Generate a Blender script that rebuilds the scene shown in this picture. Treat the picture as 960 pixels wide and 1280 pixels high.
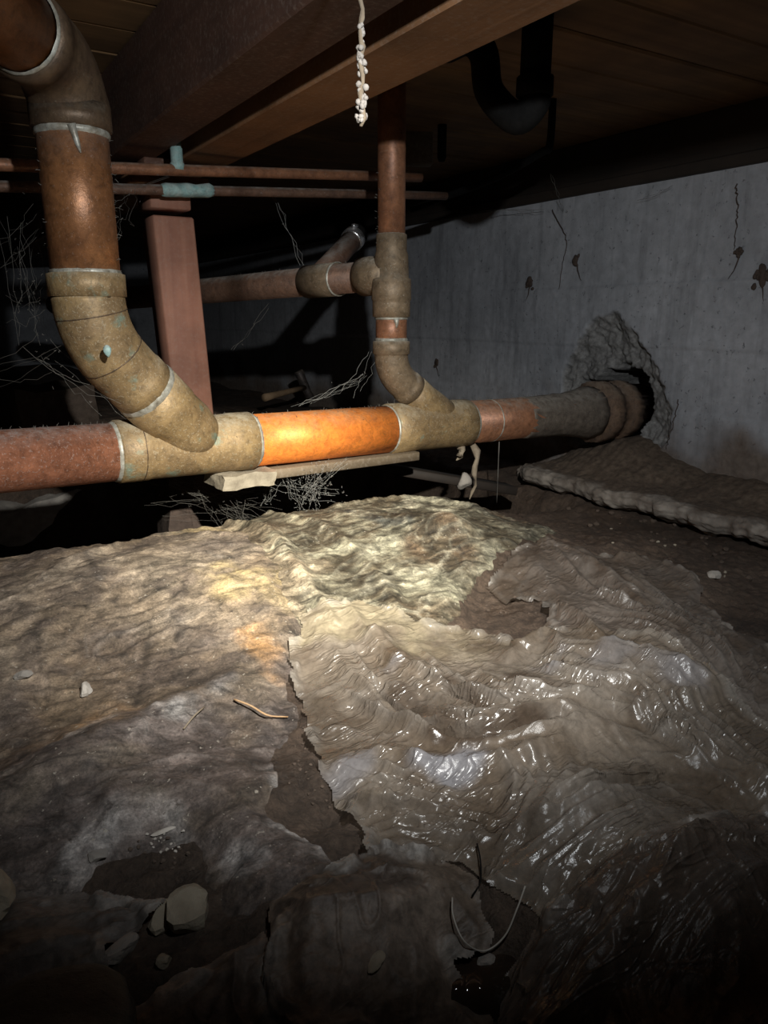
import bpy, bmesh, math, random
import numpy as np
random.seed(7); RNG = np.random.default_rng(7)
R = math.radians
for o in list(bpy.data.objects): bpy.data.objects.remove(o)
SC = bpy.context.scene
COL = SC.collection

# ------------------------------------------------------------------ camera
# world: X runs towards the concrete wall, Y along it (away), Z up; floor about z=0.05
F_PX = 930.0
PITCH = math.atan(245/930); YAW = R(31.9); EYE = 0.5
cam_d = bpy.data.cameras.new('camera'); cam = bpy.data.objects.new('camera', cam_d); COL.objects.link(cam)
cam_d.sensor_fit = 'VERTICAL'; cam_d.sensor_height = 36; cam_d.lens = F_PX/1280*36
cam_d.clip_start = 0.02
cam.location = (0, 0, EYE); cam.rotation_euler = (math.pi/2-PITCH, 0, -YAW)
SC.camera = cam

# ------------------------------------------------------------------ world, light, exposure
w = bpy.data.worlds.new('world'); SC.world = w; w.use_nodes = True
w.node_tree.nodes['Background'].inputs[0].default_value = (0.6, 0.7, 1, 1)
w.node_tree.nodes['Background'].inputs[1].default_value = 0.0004
SC.view_settings.view_transform = 'Standard'; SC.view_settings.look = 'None'
SC.view_settings.exposure = 0.0; SC.view_settings.gamma = 1.0; SC.view_settings.use_curve_mapping = False

def pix(x, y, d):
    """point at image pixel (960x1280 frame) and optical depth d, world coordinates"""
    cx, cy = (x-480)/F_PX*d, (640-y)/F_PX*d
    yo = d*math.cos(PITCH)+cy*math.sin(PITCH); z = cy*math.cos(PITCH)-d*math.sin(PITCH)
    c, s = math.cos(YAW), math.sin(YAW)
    return np.array([c*cx+s*yo, -s*cx+c*yo, z+EYE])
def pz(x, y, z):
    a = pix(x, y, 1.0)-np.array([0, 0, EYE]); return a*((z-EYE)/a[2])+np.array([0, 0, EYE])
def px_at(x, y, X):
    a = pix(x, y, 1.0)-np.array([0, 0, EYE]); return a*(X/a[0])+np.array([0, 0, EYE])

LIGHT = np.array([0.22, 0.07, EYE+0.298])
def spot(name, target, energy, ang, blend, col, rad=0.012):
    l = bpy.data.lights.new(name, 'SPOT'); l.energy = energy; l.spot_size = R(ang); l.spot_blend = blend
    l.color = col; l.shadow_soft_size = rad
    o = bpy.data.objects.new(name, l); COL.objects.link(o); o.location = LIGHT
    import mathutils
    o.rotation_euler = mathutils.Vector(np.array(target)-LIGHT).to_track_quat('-Z', 'Y').to_euler()
    return o
spot('flashlight_hotspot', pix(385, 690, 1.4), 118, 38, 1.0, (1.0, 0.93, 0.76))
spot('flashlight_corona', pix(400, 690, 1.35), 64, 64, 1.0, (1.0, 0.95, 0.86))
spot('flashlight_spill', pix(460, 490, 1.5), 37, 112, 1.0, (0.93, 0.97, 1.0))

# ------------------------------------------------------------------ noise
_TB = np.random.default_rng(99).random((512, 512)).astype(np.float32)
_GC = np.cos(_TB*2*np.pi).ravel(); _GS = np.sin(_TB*2*np.pi).ravel(); _TB = _TB.ravel()
def _ix(ix, iy, seed): return ((ix.astype(np.int32)+seed*57) & 511)*512+((iy.astype(np.int32)+seed*131) & 511)
def _hash(ix, iy, seed): return _TB[_ix(ix, iy, seed)]
def perlin(x, y, seed=0):
    x = np.asarray(x, np.float32); y = np.asarray(y, np.float32)
    x0 = np.floor(x); y0 = np.floor(y); fx = x-x0; fy = y-y0
    u = fx*fx*fx*(fx*(fx*6-15)+10); v = fy*fy*fy*(fy*(fy*6-15)+10)
    xi = (x0.astype(np.int32)+seed*57); yi = (y0.astype(np.int32)+seed*131)
    xa = (xi & 511)*512; xb = ((xi+1) & 511)*512; ya = yi & 511; yb = (yi+1) & 511
    def g(i, dx, dy): return _GC[i]*(fx-dx)+_GS[i]*(fy-dy)
    p = g(xa+ya, 0, 0); p += (g(xb+ya, 1, 0)-p)*u; q = g(xa+yb, 0, 1); q += (g(xb+yb, 1, 1)-q)*u
    return (p+(q-p)*v)*1.5
def fbm(x, y, seed=0, oct=4, lac=2.0, gain=0.5):
    x = np.asarray(x, np.float32); y = np.asarray(y, np.float32); t = np.zeros_like(x); a = 1.0
    for i in range(oct):
        t += a*perlin(x, y, seed+i*17); x = x*lac+3.7; y = y*lac-1.9; a *= gain
    return t
def ridged(x, y, seed=0, oct=3, sharp=2.0):
    t = np.zeros_like(x); a = 1.0
    for i in range(oct):
        t += a*(1-np.clip(np.abs(perlin(x, y, seed+i*31))*1.4, 0, 1))**sharp; x = x*2.1+5.2; y = y*2.1-7.7; a *= 0.5
    return t
def worley(x, y, seed=0):
    x = np.asarray(x, np.float32); y = np.asarray(y, np.float32)
    x0 = np.floor(x); y0 = np.floor(y); f1 = np.full_like(x, 9.0); f2 = np.full_like(x, 9.0)
    for dx in (-1, 0, 1):
        for dy in (-1, 0, 1):
            px = x0+dx+_hash(x0+dx, y0+dy, seed); py = y0+dy+_hash(x0+dx, y0+dy, seed+91)
            d = np.hypot(px-x, py-y); f2 = np.minimum(f2, np.maximum(f1, d)); f1 = np.minimum(f1, d)
    return f1, f2
def sstep(a, b, x):
    t = np.clip((x-a)/(b-a), 0, 1); return t*t*(3-2*t)

# ------------------------------------------------------------------ materials
MATS = {}
class NT:
    def __init__(s, name):
        s.m = bpy.data.materials.new(name); s.m.use_nodes = True; s.t = s.m.node_tree
        s.b = s.t.nodes['Principled BSDF']; s.out = s.t.nodes['Material Output']; MATS[name] = s.m
        s.tc = s.t.nodes.new('ShaderNodeTexCoord')
    def n(s, kind, **kw):
        nd = s.t.nodes.new('ShaderNode'+kind)
        for k, v in kw.items():
            if k in nd.inputs: nd.inputs[k].default_value = v
            else: setattr(nd, k, v)
        return nd
    def l(s, a, b): s.t.links.new(a, b)
    def pos(s):
        if not hasattr(s, '_g'): s._g = s.n('NewGeometry')
        return s._g.outputs['Position']
    def noise(s, scale, detail=4, rough=0.55, vec=None, dist=0.0):
        nd = s.n('TexNoise', Scale=scale, Detail=detail, Roughness=rough, Distortion=dist)
        s.l(vec or s.pos(), nd.inputs['Vector']); return nd.outputs['Fac']
    def ramp(s, fac, stops, interp='LINEAR'):
        nd = s.n('ValToRGB'); nd.color_ramp.interpolation = interp
        e = nd.color_ramp.elements
        while len(e) < len(stops): e.new(0.5)
        for i, (p, c) in enumerate(stops):
            e[i].position = p; e[i].color = (c, c, c, 1) if isinstance(c, (int, float)) else (*c, 1)
        s.l(fac, nd.inputs[0]); return nd.outputs[0]
    def mix(s, fac, a, b, mode='MIX'):
        nd = s.n('MixRGB', blend_type=mode)
        for i, v in enumerate((fac, a, b)):
            if hasattr(v, 'is_linked'): s.l(v, nd.inputs[i])
            elif i == 0: nd.inputs[0].default_value = v
            else: nd.inputs[i].default_value = (*v, 1)
        return nd.outputs[0]
    def math(s, op, a, b=0.0):
        nd = s.n('Math', operation=op)
        for i, v in enumerate((a, b)):
            if hasattr(v, 'is_linked'): s.l(v, nd.inputs[i])
            else: nd.inputs[i].default_value = v
        return nd.outputs[0]
    def map(s, scale=(1, 1, 1), rot=(0, 0, 0)):
        nd = s.n('Mapping'); nd.inputs['Scale'].default_value = scale; nd.inputs['Rotation'].default_value = rot
        s.l(s.pos(), nd.inputs['Vector']); return nd.outputs[0]
    def attr(s, name):
        return s.n('Attribute', attribute_name=name)
    def color(s, c):
        if hasattr(c, 'is_linked'): s.l(c, s.b.inputs['Base Color'])
        else: s.b.inputs['Base Color'].default_value = (*c, 1)
    def rough(s, v):
        if hasattr(v, 'is_linked'): s.l(v, s.b.inputs['Roughness'])
        else: s.b.inputs['Roughness'].default_value = v
    def metal(s, v):
        if hasattr(v, 'is_linked'): s.l(v, s.b.inputs['Metallic'])
        else: s.b.inputs['Metallic'].default_value = v
    def bump(s, h, strength=0.4, dist=0.002):
        nd = s.n('Bump', Strength=strength, Distance=dist); s.l(h, nd.inputs['Height']); s.l(nd.outputs[0], s.b.inputs['Normal'])

def dusty(name, c1, c2, metallic, rough, dust=(0.34, 0.29, 0.22), dust_amt=0.5, scale=30, verdigris=0.0, speck=0.62):
    t = NT(name)
    base = t.mix(t.ramp(t.noise(scale, 5, 0.6), [(0.35, 0.0), (0.7, 1.0)]), c1, c2)
    base = t.mix(0.75, base, t.ramp(t.noise(70, 7, 0.75, None, 0.5), [(0.32, 0.45), (0.5, 1.0), (0.7, 1.45)]), 'MULTIPLY')
    if verdigris:
        base = t.mix(t.ramp(t.noise(22, 4, 0.6), [(0.62-verdigris*0.12, 0.0), (0.72-verdigris*0.12, 0.7)]), base, (0.22, 0.33, 0.27))
    g = t._g
    sep = t.n('SeparateXYZ'); t.l(g.outputs['Normal'], sep.inputs[0])
    up = t.ramp(sep.outputs[2], [(0.35, 0.0), (0.98, 1.0)])            # settled dust lies on what faces up
    d1 = t.math('MULTIPLY', up, t.ramp(t.noise(55, 6, 0.72), [(0.36, 0.1), (0.62, 1.0)]))
    sp = t.ramp(t.noise(260, 2, 0.6), [(speck, 0.0), (speck+0.08, 0.8)])
    d = t.math('MINIMUM', t.math('MULTIPLY', t.math('ADD', t.math('MULTIPLY', d1, 1.2), t.math('MULTIPLY', sp, 0.6)), dust_amt*1.6), 0.95)
    t.color(t.mix(d, base, dust))
    t.metal(t.math('MULTIPLY', t.math('SUBTRACT', 1.0, d), metallic))
    t.rough(t.math('ADD', t.math('MULTIPLY', d, 0.4), rough))
    hb = t.math('ADD', t.math('MULTIPLY', d, 0.6), t.math('MULTIPLY', t.noise(180, 4, 0.7), 0.5))
    t.bump(hb, 0.5, 0.002)
    return t.m
dusty('copper_bright', (0.92, 0.28, 0.045), (0.78, 0.22, 0.04), 0.25, 0.5, dust=(0.45, 0.36, 0.22), dust_amt=0.30)
dusty('copper_pinkish', (0.50, 0.21, 0.12), (0.34, 0.14, 0.08), 0.45, 0.42, dust=(0.40, 0.33, 0.30), dust_amt=0.6, speck=0.58)
dusty('copper_stack', (0.32, 0.14, 0.055), (0.17, 0.075, 0.035), 0.35, 0.40, dust=(0.40, 0.34, 0.30), dust_amt=0.25, scale=14)
dusty('copper_aged', (0.34, 0.155, 0.08), (0.20, 0.09, 0.05), 0.3, 0.45, dust=(0.34, 0.30, 0.25), dust_amt=0.4)
dusty('copper_dull', (0.20, 0.11, 0.07), (0.14, 0.08, 0.055), 0.3, 0.55, dust=(0.30, 0.28, 0.25), dust_amt=0.6)
dusty('bronze_fitting', (0.335, 0.23, 0.11), (0.20, 0.135, 0.07), 0.25, 0.52, dust=(0.40, 0.34, 0.24), dust_amt=0.6, verdigris=0.2, scale=18, speck=0.58)
dusty('bronze_dark', (0.13, 0.085, 0.05), (0.085, 0.055, 0.035), 0.4, 0.5, dust=(0.20, 0.17, 0.13), dust_amt=0.35)  # for dark seams; on the top elbow it stands for the flashlight's falloff
dusty('bronze_grimy', (0.24, 0.175, 0.11), (0.16, 0.115, 0.07), 0.3, 0.55, dust=(0.42, 0.38, 0.31), dust_amt=0.6)
dusty('pipe_grime', (0.17, 0.14, 0.11), (0.09, 0.07, 0.055), 0.1, 0.7, dust=(0.30, 0.27, 0.23), dust_amt=0.6, scale=40)
dusty('solder', (0.50, 0.50, 0.44), (0.22, 0.19, 0.14), 0.3, 0.45, dust=(0.45, 0.43, 0.36), dust_amt=0.4, scale=60)
dusty('verdigris_strap', (0.25, 0.42, 0.40), (0.42, 0.52, 0.48), 0.1, 0.7, dust=(0.5, 0.55, 0.52), dust_amt=0.5, scale=60)
dusty('rusty_hub', (0.17, 0.105, 0.065), (0.10, 0.065, 0.045), 0.0, 0.8, dust=(0.26, 0.20, 0.15), dust_amt=0.7, scale=50)
dusty('steel_band', (0.7, 0.7, 0.7), (0.5, 0.5, 0.5), 0.9, 0.25, dust_amt=0.2)
dusty('black_plastic', (0.008, 0.0075, 0.007), (0.006, 0.006, 0.006), 0.0, 0.85, dust=(0.02, 0.017, 0.014), dust_amt=0.3)
MATS['black_plastic'].node_tree.nodes['Principled BSDF'].inputs['Specular IOR Level'].default_value = 0.1
dusty('boot_rubber', (0.008, 0.008, 0.009), (0.012, 0.012, 0.012), 0.0, 0.65, dust=(0.03, 0.027, 0.024), dust_amt=0.35)
dusty('iron', (0.05, 0.045, 0.045), (0.1, 0.08, 0.07), 0.5, 0.55, dust_amt=0.5)

def wood(name, c1, c2, axis, rough=0.75, dust=0.0):
    t = NT(name)
    sc = {'X': (1.5, 40, 40), 'Y': (40, 1.5, 40), 'Z': (40, 40, 1.5)}[axis]
    g = t.noise(1.0, 5, 0.6, t.map(sc), 0.4)
    c = t.mix(t.ramp(g, [(0.3, 0.0), (0.7, 1.0)]), c1, c2)
    inf = t.n('ObjectInfo')
    c = t.mix(0.5, c, t.ramp(inf.outputs['Random'], [(0.0, 0.75), (1.0, 1.15)]), 'MULTIPLY')
    blot = t.ramp(t.noise(7, 4, 0.6), [(0.35, 0.55), (0.6, 1.0)])
    c = t.mix(0.7, c, blot, 'MULTIPLY')
    if dust: c = t.mix(t.math('MULTIPLY', t.ramp(t.noise(130, 4, 0.7), [(0.5, 0.0), (0.75, 1.0)]), dust), c, (0.42, 0.36, 0.30))
    t.color(c); t.rough(rough); t.bump(g, 0.35, 0.002)
    return t.m
wood('wood_deck', (0.24, 0.135, 0.055), (0.15, 0.08, 0.032), 'X')
wood('wood_beam_dark', (0.14, 0.065, 0.04), (0.09, 0.04, 0.024), 'Y', dust=0.25)
wood('wood_batten', (0.36, 0.185, 0.085), (0.26, 0.125, 0.055), 'Y', dust=0.35)
wood('wood_post', (0.42, 0.20, 0.13), (0.33, 0.145, 0.095), 'Z', dust=0.2)
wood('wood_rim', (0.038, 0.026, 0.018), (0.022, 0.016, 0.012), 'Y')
wood('wood_scrap', (0.22, 0.17, 0.11), (0.11, 0.08, 0.05), 'X', dust=0.3)
wood('wood_handle', (0.42, 0.29, 0.17), (0.32, 0.21, 0.12), 'X')

t = NT('concrete_wall')
n1 = t.noise(3.0, 6, 0.6); n2 = t.noise(40, 5, 0.65)
c = t.ramp(n1, [(0.3, (0.36, 0.37, 0.395)), (0.7, (0.52, 0.53, 0.56))])
c = t.mix(0.5, c, t.ramp(n2, [(0.3, 0.6), (0.7, 1.1)]), 'MULTIPLY')
pit = t.ramp(t.noise(75, 3, 0.7), [(0.28, 0.25), (0.38, 1.0)])
c = t.mix(0.8, c, pit, 'MULTIPLY')
streak = t.ramp(t.noise(1.0, 4, 0.6, t.map((1, 30, 3))), [(0.32, 0.55), (0.5, 1.0)])
c = t.mix(0.5, c, streak, 'MULTIPLY')
a = t.attr('dirt')
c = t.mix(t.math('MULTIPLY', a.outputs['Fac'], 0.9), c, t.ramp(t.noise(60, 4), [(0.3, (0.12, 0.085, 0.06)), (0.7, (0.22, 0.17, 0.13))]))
a2 = t.attr('raw')
c = t.mix(a2.outputs['Fac'], c, t.ramp(t.noise(85, 5, 0.7), [(0.3, (0.13, 0.125, 0.12)), (0.7, (0.36, 0.35, 0.335))]))
t.color(c); t.rough(0.9); t.bump(t.math('ADD', n2, t.math('MULTIPLY', pit, 0.6)), 0.4, 0.003)

t = NT('concrete_ledge')
c = t.ramp(t.noise(25, 5), [(0.3, (0.15, 0.12, 0.095)), (0.7, (0.38, 0.335, 0.285))])
c = t.mix(t.attr('dirt').outputs['Fac'], c, t.ramp(t.noise(70, 4), [(0.3, (0.085, 0.06, 0.042)), (0.7, (0.19, 0.14, 0.10))]))
t.color(c); t.rough(0.95); t.bump(t.noise(150, 5, 0.7), 0.7, 0.004)

def stone(name, c1, c2):
    t = NT(name)
    t.color(t.ramp(t.noise(40, 5), [(0.3, c1), (0.7, c2)])); t.rough(0.9); t.bump(t.noise(120, 5, 0.7), 0.6, 0.003); return t.m
stone('stone_pale', (0.22, 0.185, 0.135), (0.40, 0.35, 0.265))
stone('stone_gray', (0.22, 0.20, 0.18), (0.36, 0.33, 0.29))
stone('clod', (0.065, 0.046, 0.033), (0.13, 0.095, 0.072))
stone('mud_nest', (0.05, 0.035, 0.028), (0.10, 0.07, 0.055))
stone('crystal', (0.40, 0.36, 0.31), (0.60, 0.56, 0.50))
stone('strand_crust', (0.13, 0.115, 0.10), (0.27, 0.245, 0.22)); stone('strand_fibre', (0.10, 0.075, 0.05), (0.16, 0.125, 0.085))
stone('fiber', (0.20, 0.155, 0.105), (0.40, 0.33, 0.24))
stone('straw', (0.55, 0.33, 0.16), (0.62, 0.42, 0.24))

t = NT('web'); t.color((0.32, 0.32, 0.30)); t.rough(0.8)
t = NT('web_dusty'); t.color((0.17, 0.16, 0.14)); t.rough(0.9)

# bare soil: colour comes from the per-vertex soil colour, grain from noise
t = NT('soil')
a = t.attr('tint')
g1 = t.noise(260, 5, 0.75); g2 = t.noise(60, 5, 0.65)
c = t.mix(1.0, a.outputs['Color'], t.ramp(g2, [(0.28, 0.55), (0.72, 1.3)]), 'MULTIPLY')
c = t.mix(0.8, c, t.ramp(g1, [(0.3, 0.5), (0.75, 1.35)]), 'MULTIPLY')
t.color(c); t.rough(t.ramp(t.noise(14, 3), [(0.4, 0.6), (0.6, 0.95)]))
t.bump(t.math('ADD', t.math('MULTIPLY', g1, 0.6), g2), 0.9, 0.006)

def film(name, clear, rough, grain=0.5, spec=0.5, bump=0.35, bs=55, thr=1.0):
    """polyethylene sheet: tinted film with dirt grain, partly clear, glossy"""
    t = NT(name)
    a = t.attr('tint')
    g1 = t.noise(120, 6, 0.7); g2 = t.noise(24, 5, 0.65)
    c = t.mix(grain, a.outputs['Color'], t.ramp(g1, [(0.3, 0.5), (0.72, 1.35)]), 'MULTIPLY')
    c = t.mix(grain, c, t.ramp(g2, [(0.3, 0.6), (0.7, 1.3)]), 'MULTIPLY')
    t.color(c)
    gl = t.attr('gloss').outputs['Fac']
    t.rough(t.math('ADD', t.math('MULTIPLY', t.math('SUBTRACT', 1.0, gl), 0.5), t.math('ADD', t.math('MULTIPLY', g2, 0.15), rough-0.07)))
    t.b.inputs['Specular IOR Level'].default_value = spec
    def line(rot, sc, w_):
        nn = t.noise(1.0, 2, 0.5, t.map(sc, (0, 0, R(rot))), 0.8)
        rg_ = t.ramp(t.math('ABSOLUTE', t.math('SUBTRACT', nn, 0.5)), [(0.0, 1.0), (w_, 0.0)])
        return t.math('MULTIPLY', rg_, t.ramp(t.noise(9+abs(rot)*0.05, 2), [(0.42, 0.0), (0.6, 1.0)]))
    r1 = line(40, (9, 46, 20), 0.05); r2 = line(-35, (7, 38, 20), 0.05); r3 = line(85, (14, 60, 20), 0.06)
    r1 = t.math('ADD', r1, t.math('MULTIPLY', r3, 0.6))
    gr = t.math('MULTIPLY', t.math('SUBTRACT', 1.0, gl), g1)
    t.bump(t.math('ADD', t.math('ADD', t.math('MULTIPLY', r1, 1.3*thr), t.math('MULTIPLY', r2, 1.3*thr)), t.math('ADD', t.math('MULTIPLY', gr, 2.2), t.math('MULTIPLY', g1, 0.25))), bump, 0.0025)
    if clear:
        tr = t.n('BsdfTransparent'); tr.inputs[0].default_value = (0.93, 0.92, 0.88, 1)
        mx = t.n('MixShader')
        f = t.math('MULTIPLY', gl, t.ramp(g2, [(0.35, clear*0.5), (0.65, clear)]))
        t.l(f, mx.inputs[0])
        t.l(t.b.outputs[0], mx.inputs[1]); t.l(tr.outputs[0], mx.inputs[2]); t.l(mx.outputs[0], t.out.inputs[0])
    return t.m
def crust(name, streak, rough0):
    """film buried under dried mud and mineral crust"""
    t = NT(name); a = t.attr('tint'); gl = t.attr('gloss').outputs['Fac']
    fine = t.noise(330, 6, 0.75); mot = t.noise(38, 8, 0.72, None, 0.6)
    c = t.mix(1.0, a.outputs['Color'], t.ramp(mot, [(0.30, 0.22), (0.46, 0.75), (0.56, 1.05), (0.72, 1.75)]), 'MULTIPLY')
    c = t.mix(0.9, c, t.ramp(fine, [(0.32, 0.45), (0.70, 1.45)]), 'MULTIPLY')
    h = t.math('ADD', t.math('MULTIPLY', fine, 0.7), mot)
    if streak:
        st = t.noise(1.0, 7, 0.62, t.map((11, 42, 30), (0, 0, R(-38))), 1.6)
        c = t.mix(0.95, c, t.ramp(st, [(0.34, 0.22), (0.5, 0.8), (0.66, 1.6)]), 'MULTIPLY'); h = t.math('ADD', h, t.math('MULTIPLY', st, 0.5))
    if not streak:
        vein = t.noise(1.0, 6, 0.65, t.map((7, 24, 20), (0, 0, R(-25))), 2.2); c = t.mix(0.7, c, t.ramp(vein, [(0.36, 0.35), (0.48, 1.0), (0.62, 1.35)]), 'MULTIPLY')
    fl = t.ramp(t.noise(150, 3, 0.6), [(0.66, 0.0), (0.72, 0.75)]); c = t.mix(fl, c, (0.46, 0.41, 0.34))
    dk = t.ramp(t.noise(95, 4, 0.65), [(0.28, 0.8), (0.36, 0.0)]); c = t.mix(dk, c, (0.05, 0.038, 0.03))
    t.color(c); t.rough(t.math('SUBTRACT', rough0, t.math('MULTIPLY', gl, 0.35)))
    t.bump(h, 0.6, 0.003); return t.m
crust('film_muddy', False, 0.9); crust('film_crusted', True, 0.75)
film('film_clear', 0.5, 0.19, 0.6, 0.7, 0.6, 38, 0.75)
film('film_clear_dark', 0.5, 0.2, 0.6, 0.7, 0.55, 30, 0.9)
film('film_slick', 0.0, 0.38, 0.95, 0.5, 0.5, 26, 0.3)
t = NT('water'); t.color((0.03, 0.02, 0.014)); t.rough(0.04); t.bump(t.noise(60, 2), 0.08, 0.002)
t = NT('cord'); t.color((0.42, 0.39, 0.34)); t.rough(0.45)

# ------------------------------------------------------------------ mesh helpers
def make(name, verts, faces, mat, parent=None, smooth=True, origin=None):
    v = np.asarray(verts, float)
    if parent is not None:
        p = parent; off = np.zeros(3)
        while p is not None: off = off+np.array(p.location); p = p.parent
    elif origin is not None: off = np.array(origin, float)
    else: off = np.array([(v[:, 0].min()+v[:, 0].max())/2, (v[:, 1].min()+v[:, 1].max())/2, v[:, 2].min()])
    me = bpy.data.meshes.new(name)
    if isinstance(faces, np.ndarray):
        k = faces.shape[1]; nf = len(faces)
        me.vertices.add(len(v)); me.vertices.foreach_set('co', (v-off).astype(np.float32).ravel())
        me.loops.add(nf*k); me.loops.foreach_set('vertex_index', faces.astype(np.int32).ravel())
        me.polygons.add(nf); me.polygons.foreach_set('loop_start', np.arange(0, nf*k, k, dtype=np.int32))
        me.update(calc_edges=True)
    else:
        me.from_pydata((v-off).tolist(), [], [list(map(int, f)) for f in faces])
        if len(faces) < 4000:
            bm = bmesh.new(); bm.from_mesh(me); bmesh.ops.recalc_face_normals(bm, faces=bm.faces); bm.to_mesh(me); bm.free()
    me.polygons.foreach_set('use_smooth', np.full(len(me.polygons), smooth)); me.update()
    me.materials.append(MATS[mat])
    o = bpy.data.objects.new(name, me); COL.objects.link(o)
    if parent is not None: o.parent = parent
    else: o.location = off
    return o
def tag(o, label, cat=None, group=None, kind=None):
    if label: o['label'] = label
    if cat: o['category'] = cat
    if group: o['group'] = group
    if kind: o['kind'] = kind
    return o
def empty(name, loc, label, cat, group=None, kind=None):
    o = bpy.data.objects.new(name, None); COL.objects.link(o); o.location = tuple(loc); o.empty_display_size = 0.05
    return tag(o, label, cat, group, kind)
class MB:
    def __init__(s): s.v = []; s.f = []; s.n = 0
    def add(s, v, f):
        v = np.asarray(v, float); s.v.append(v); s.f += [[i+s.n for i in q] for q in f]; s.n += len(v); return s
    def build(s, name, mat, parent=None, smooth=True): return make(name, np.vstack(s.v), s.f, mat, parent, smooth)
def unit(v): v = np.asarray(v, float); return v/np.linalg.norm(v)
def tube(path, radii, segs=32, caps=True, wob=0.0, seed=0):
    P = np.asarray(path, float); n = len(P)
    r = np.full(n, radii) if np.isscalar(radii) else np.asarray(radii, float)
    T = np.gradient(P, axis=0)
    for i in range(n):
        if np.linalg.norm(T[i]) < 1e-9: T[i] = T[i-1]
    T /= np.linalg.norm(T, axis=1)[:, None]
    a = np.array([0, 0, 1.0]) if abs(T[0][2]) < 0.9 else np.array([1.0, 0, 0])
    N = unit(np.cross(T[0], a)); V = []
    rg = np.random.default_rng(seed)
    for i in range(n):
        N = unit(N-T[i]*np.dot(N, T[i])); B = np.cross(T[i], N)
        ang = np.arange(segs)*2*np.pi/segs
        rr = r[i]*(1+(wob*rg.standard_normal(segs) if wob else 0))
        V.append(P[i]+(np.cos(ang)*rr)[:, None]*N+(np.sin(ang)*rr)[:, None]*B)
    V = np.vstack(V); Fc = []
    for i in range(n-1):
        for j in range(segs):
            k = (j+1) % segs; Fc.append([i*segs+j, i*segs+k, (i+1)*segs+k, (i+1)*segs+j])
    if caps: Fc.append(list(range(segs))[::-1]); Fc.append([(n-1)*segs+j for j in range(segs)])
    return V, Fc
def straight(a, b, prof):
    """prof: list of (fraction along a-b, radius)"""
    a = np.asarray(a); b = np.asarray(b)
    return np.array([a+(b-a)*t for t, _ in prof]), np.array([r for _, r in prof])
def bend(a, c, b, rad, n=14):
    """path a -> rounded corner c -> b"""
    a, c, b = map(np.asarray, (a, c, b)); d1 = unit(a-c); d2 = unit(b-c)
    th = math.acos(np.clip(np.dot(d1, d2), -1, 1)); t = rad/math.tan(th/2)
    ctr = c+unit(d1+d2)*(rad/math.sin(th/2)); p1 = c+d1*t; p2 = c+d2*t
    v1 = p1-ctr; v2 = p2-ctr; om = math.acos(np.clip(np.dot(unit(v1), unit(v2)), -1, 1))
    arc = [ctr+(math.sin((1-s)*om)*v1+math.sin(s*om)*v2)/math.sin(om) for s in np.linspace(0, 1, n)]
    return p1, arc, p2
def box(c, size, rot=None, bev=0.0):
    """bevelled box centred on c"""
    hx, hy, hz = [s/2 for s in size]; b = min(bev, hx*0.9, hy*0.9, hz*0.9)
    if b <= 0:
        v = np.array([(x, y, z) for x in (-hx, hx) for y in (-hy, hy) for z in (-hz, hz)])
        f = [[0, 1, 3, 2], [4, 6, 7, 5], [0, 4, 5, 1], [2, 3, 7, 6], [0, 2, 6, 4], [1, 5, 7, 3]]
    else:
        v = []; idx = {}
        for sx in (-1, 1):
            for sy in (-1, 1):
                for sz in (-1, 1):
                    for ax in range(3):
                        p = [sx*(hx-b), sy*(hy-b), sz*(hz-b)]; p[ax] = (sx*hx, sy*hy, sz*hz)[ax]
                        idx[(sx, sy, sz, ax)] = len(v); v.append(p)
        v = np.array(v); f = []
        for ax in range(3):
            o1, o2 = [k for k in range(3) if k != ax]
            for s in (-1, 1):
                q = []
                for a_, b_ in ((-1, -1), (1, -1), (1, 1), (-1, 1)):
                    k = [0, 0, 0]; k[ax] = s; k[o1] = a_; k[o2] = b_; q.append(idx[(*k, ax)])
                f.append(q)
        for ax in range(3):                      # edges parallel to ax
            o1, o2 = [k for k in range(3) if k != ax]
            for a_ in (-1, 1):
                for b_ in (-1, 1):
                    q = []
                    for s, w_ in ((-1, o1), (1, o1), (1, o2), (-1, o2)):
                        k = [0, 0, 0]; k[ax] = s; k[o1] = a_; k[o2] = b_; q.append(idx[(*k, w_)])
                    f.append(q)
        for sx in (-1, 1):
            for sy in (-1, 1):
                for sz in (-1, 1): f.append([idx[(sx, sy, sz, k)] for k in range(3)])
    if rot is not None: v = v@np.asarray(rot).T
    return v+np.asarray(c), f
def rotz(a): c, s = math.cos(a), math.sin(a); return np.array([[c, -s, 0], [s, c, 0], [0, 0, 1]])
def rotaxis(ax, a):
    ax = unit(ax); K = np.array([[0, -ax[2], ax[1]], [ax[2], 0, -ax[0]], [-ax[1], ax[0], 0]])
    return np.eye(3)+math.sin(a)*K+(1-math.cos(a))*K@K
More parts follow.
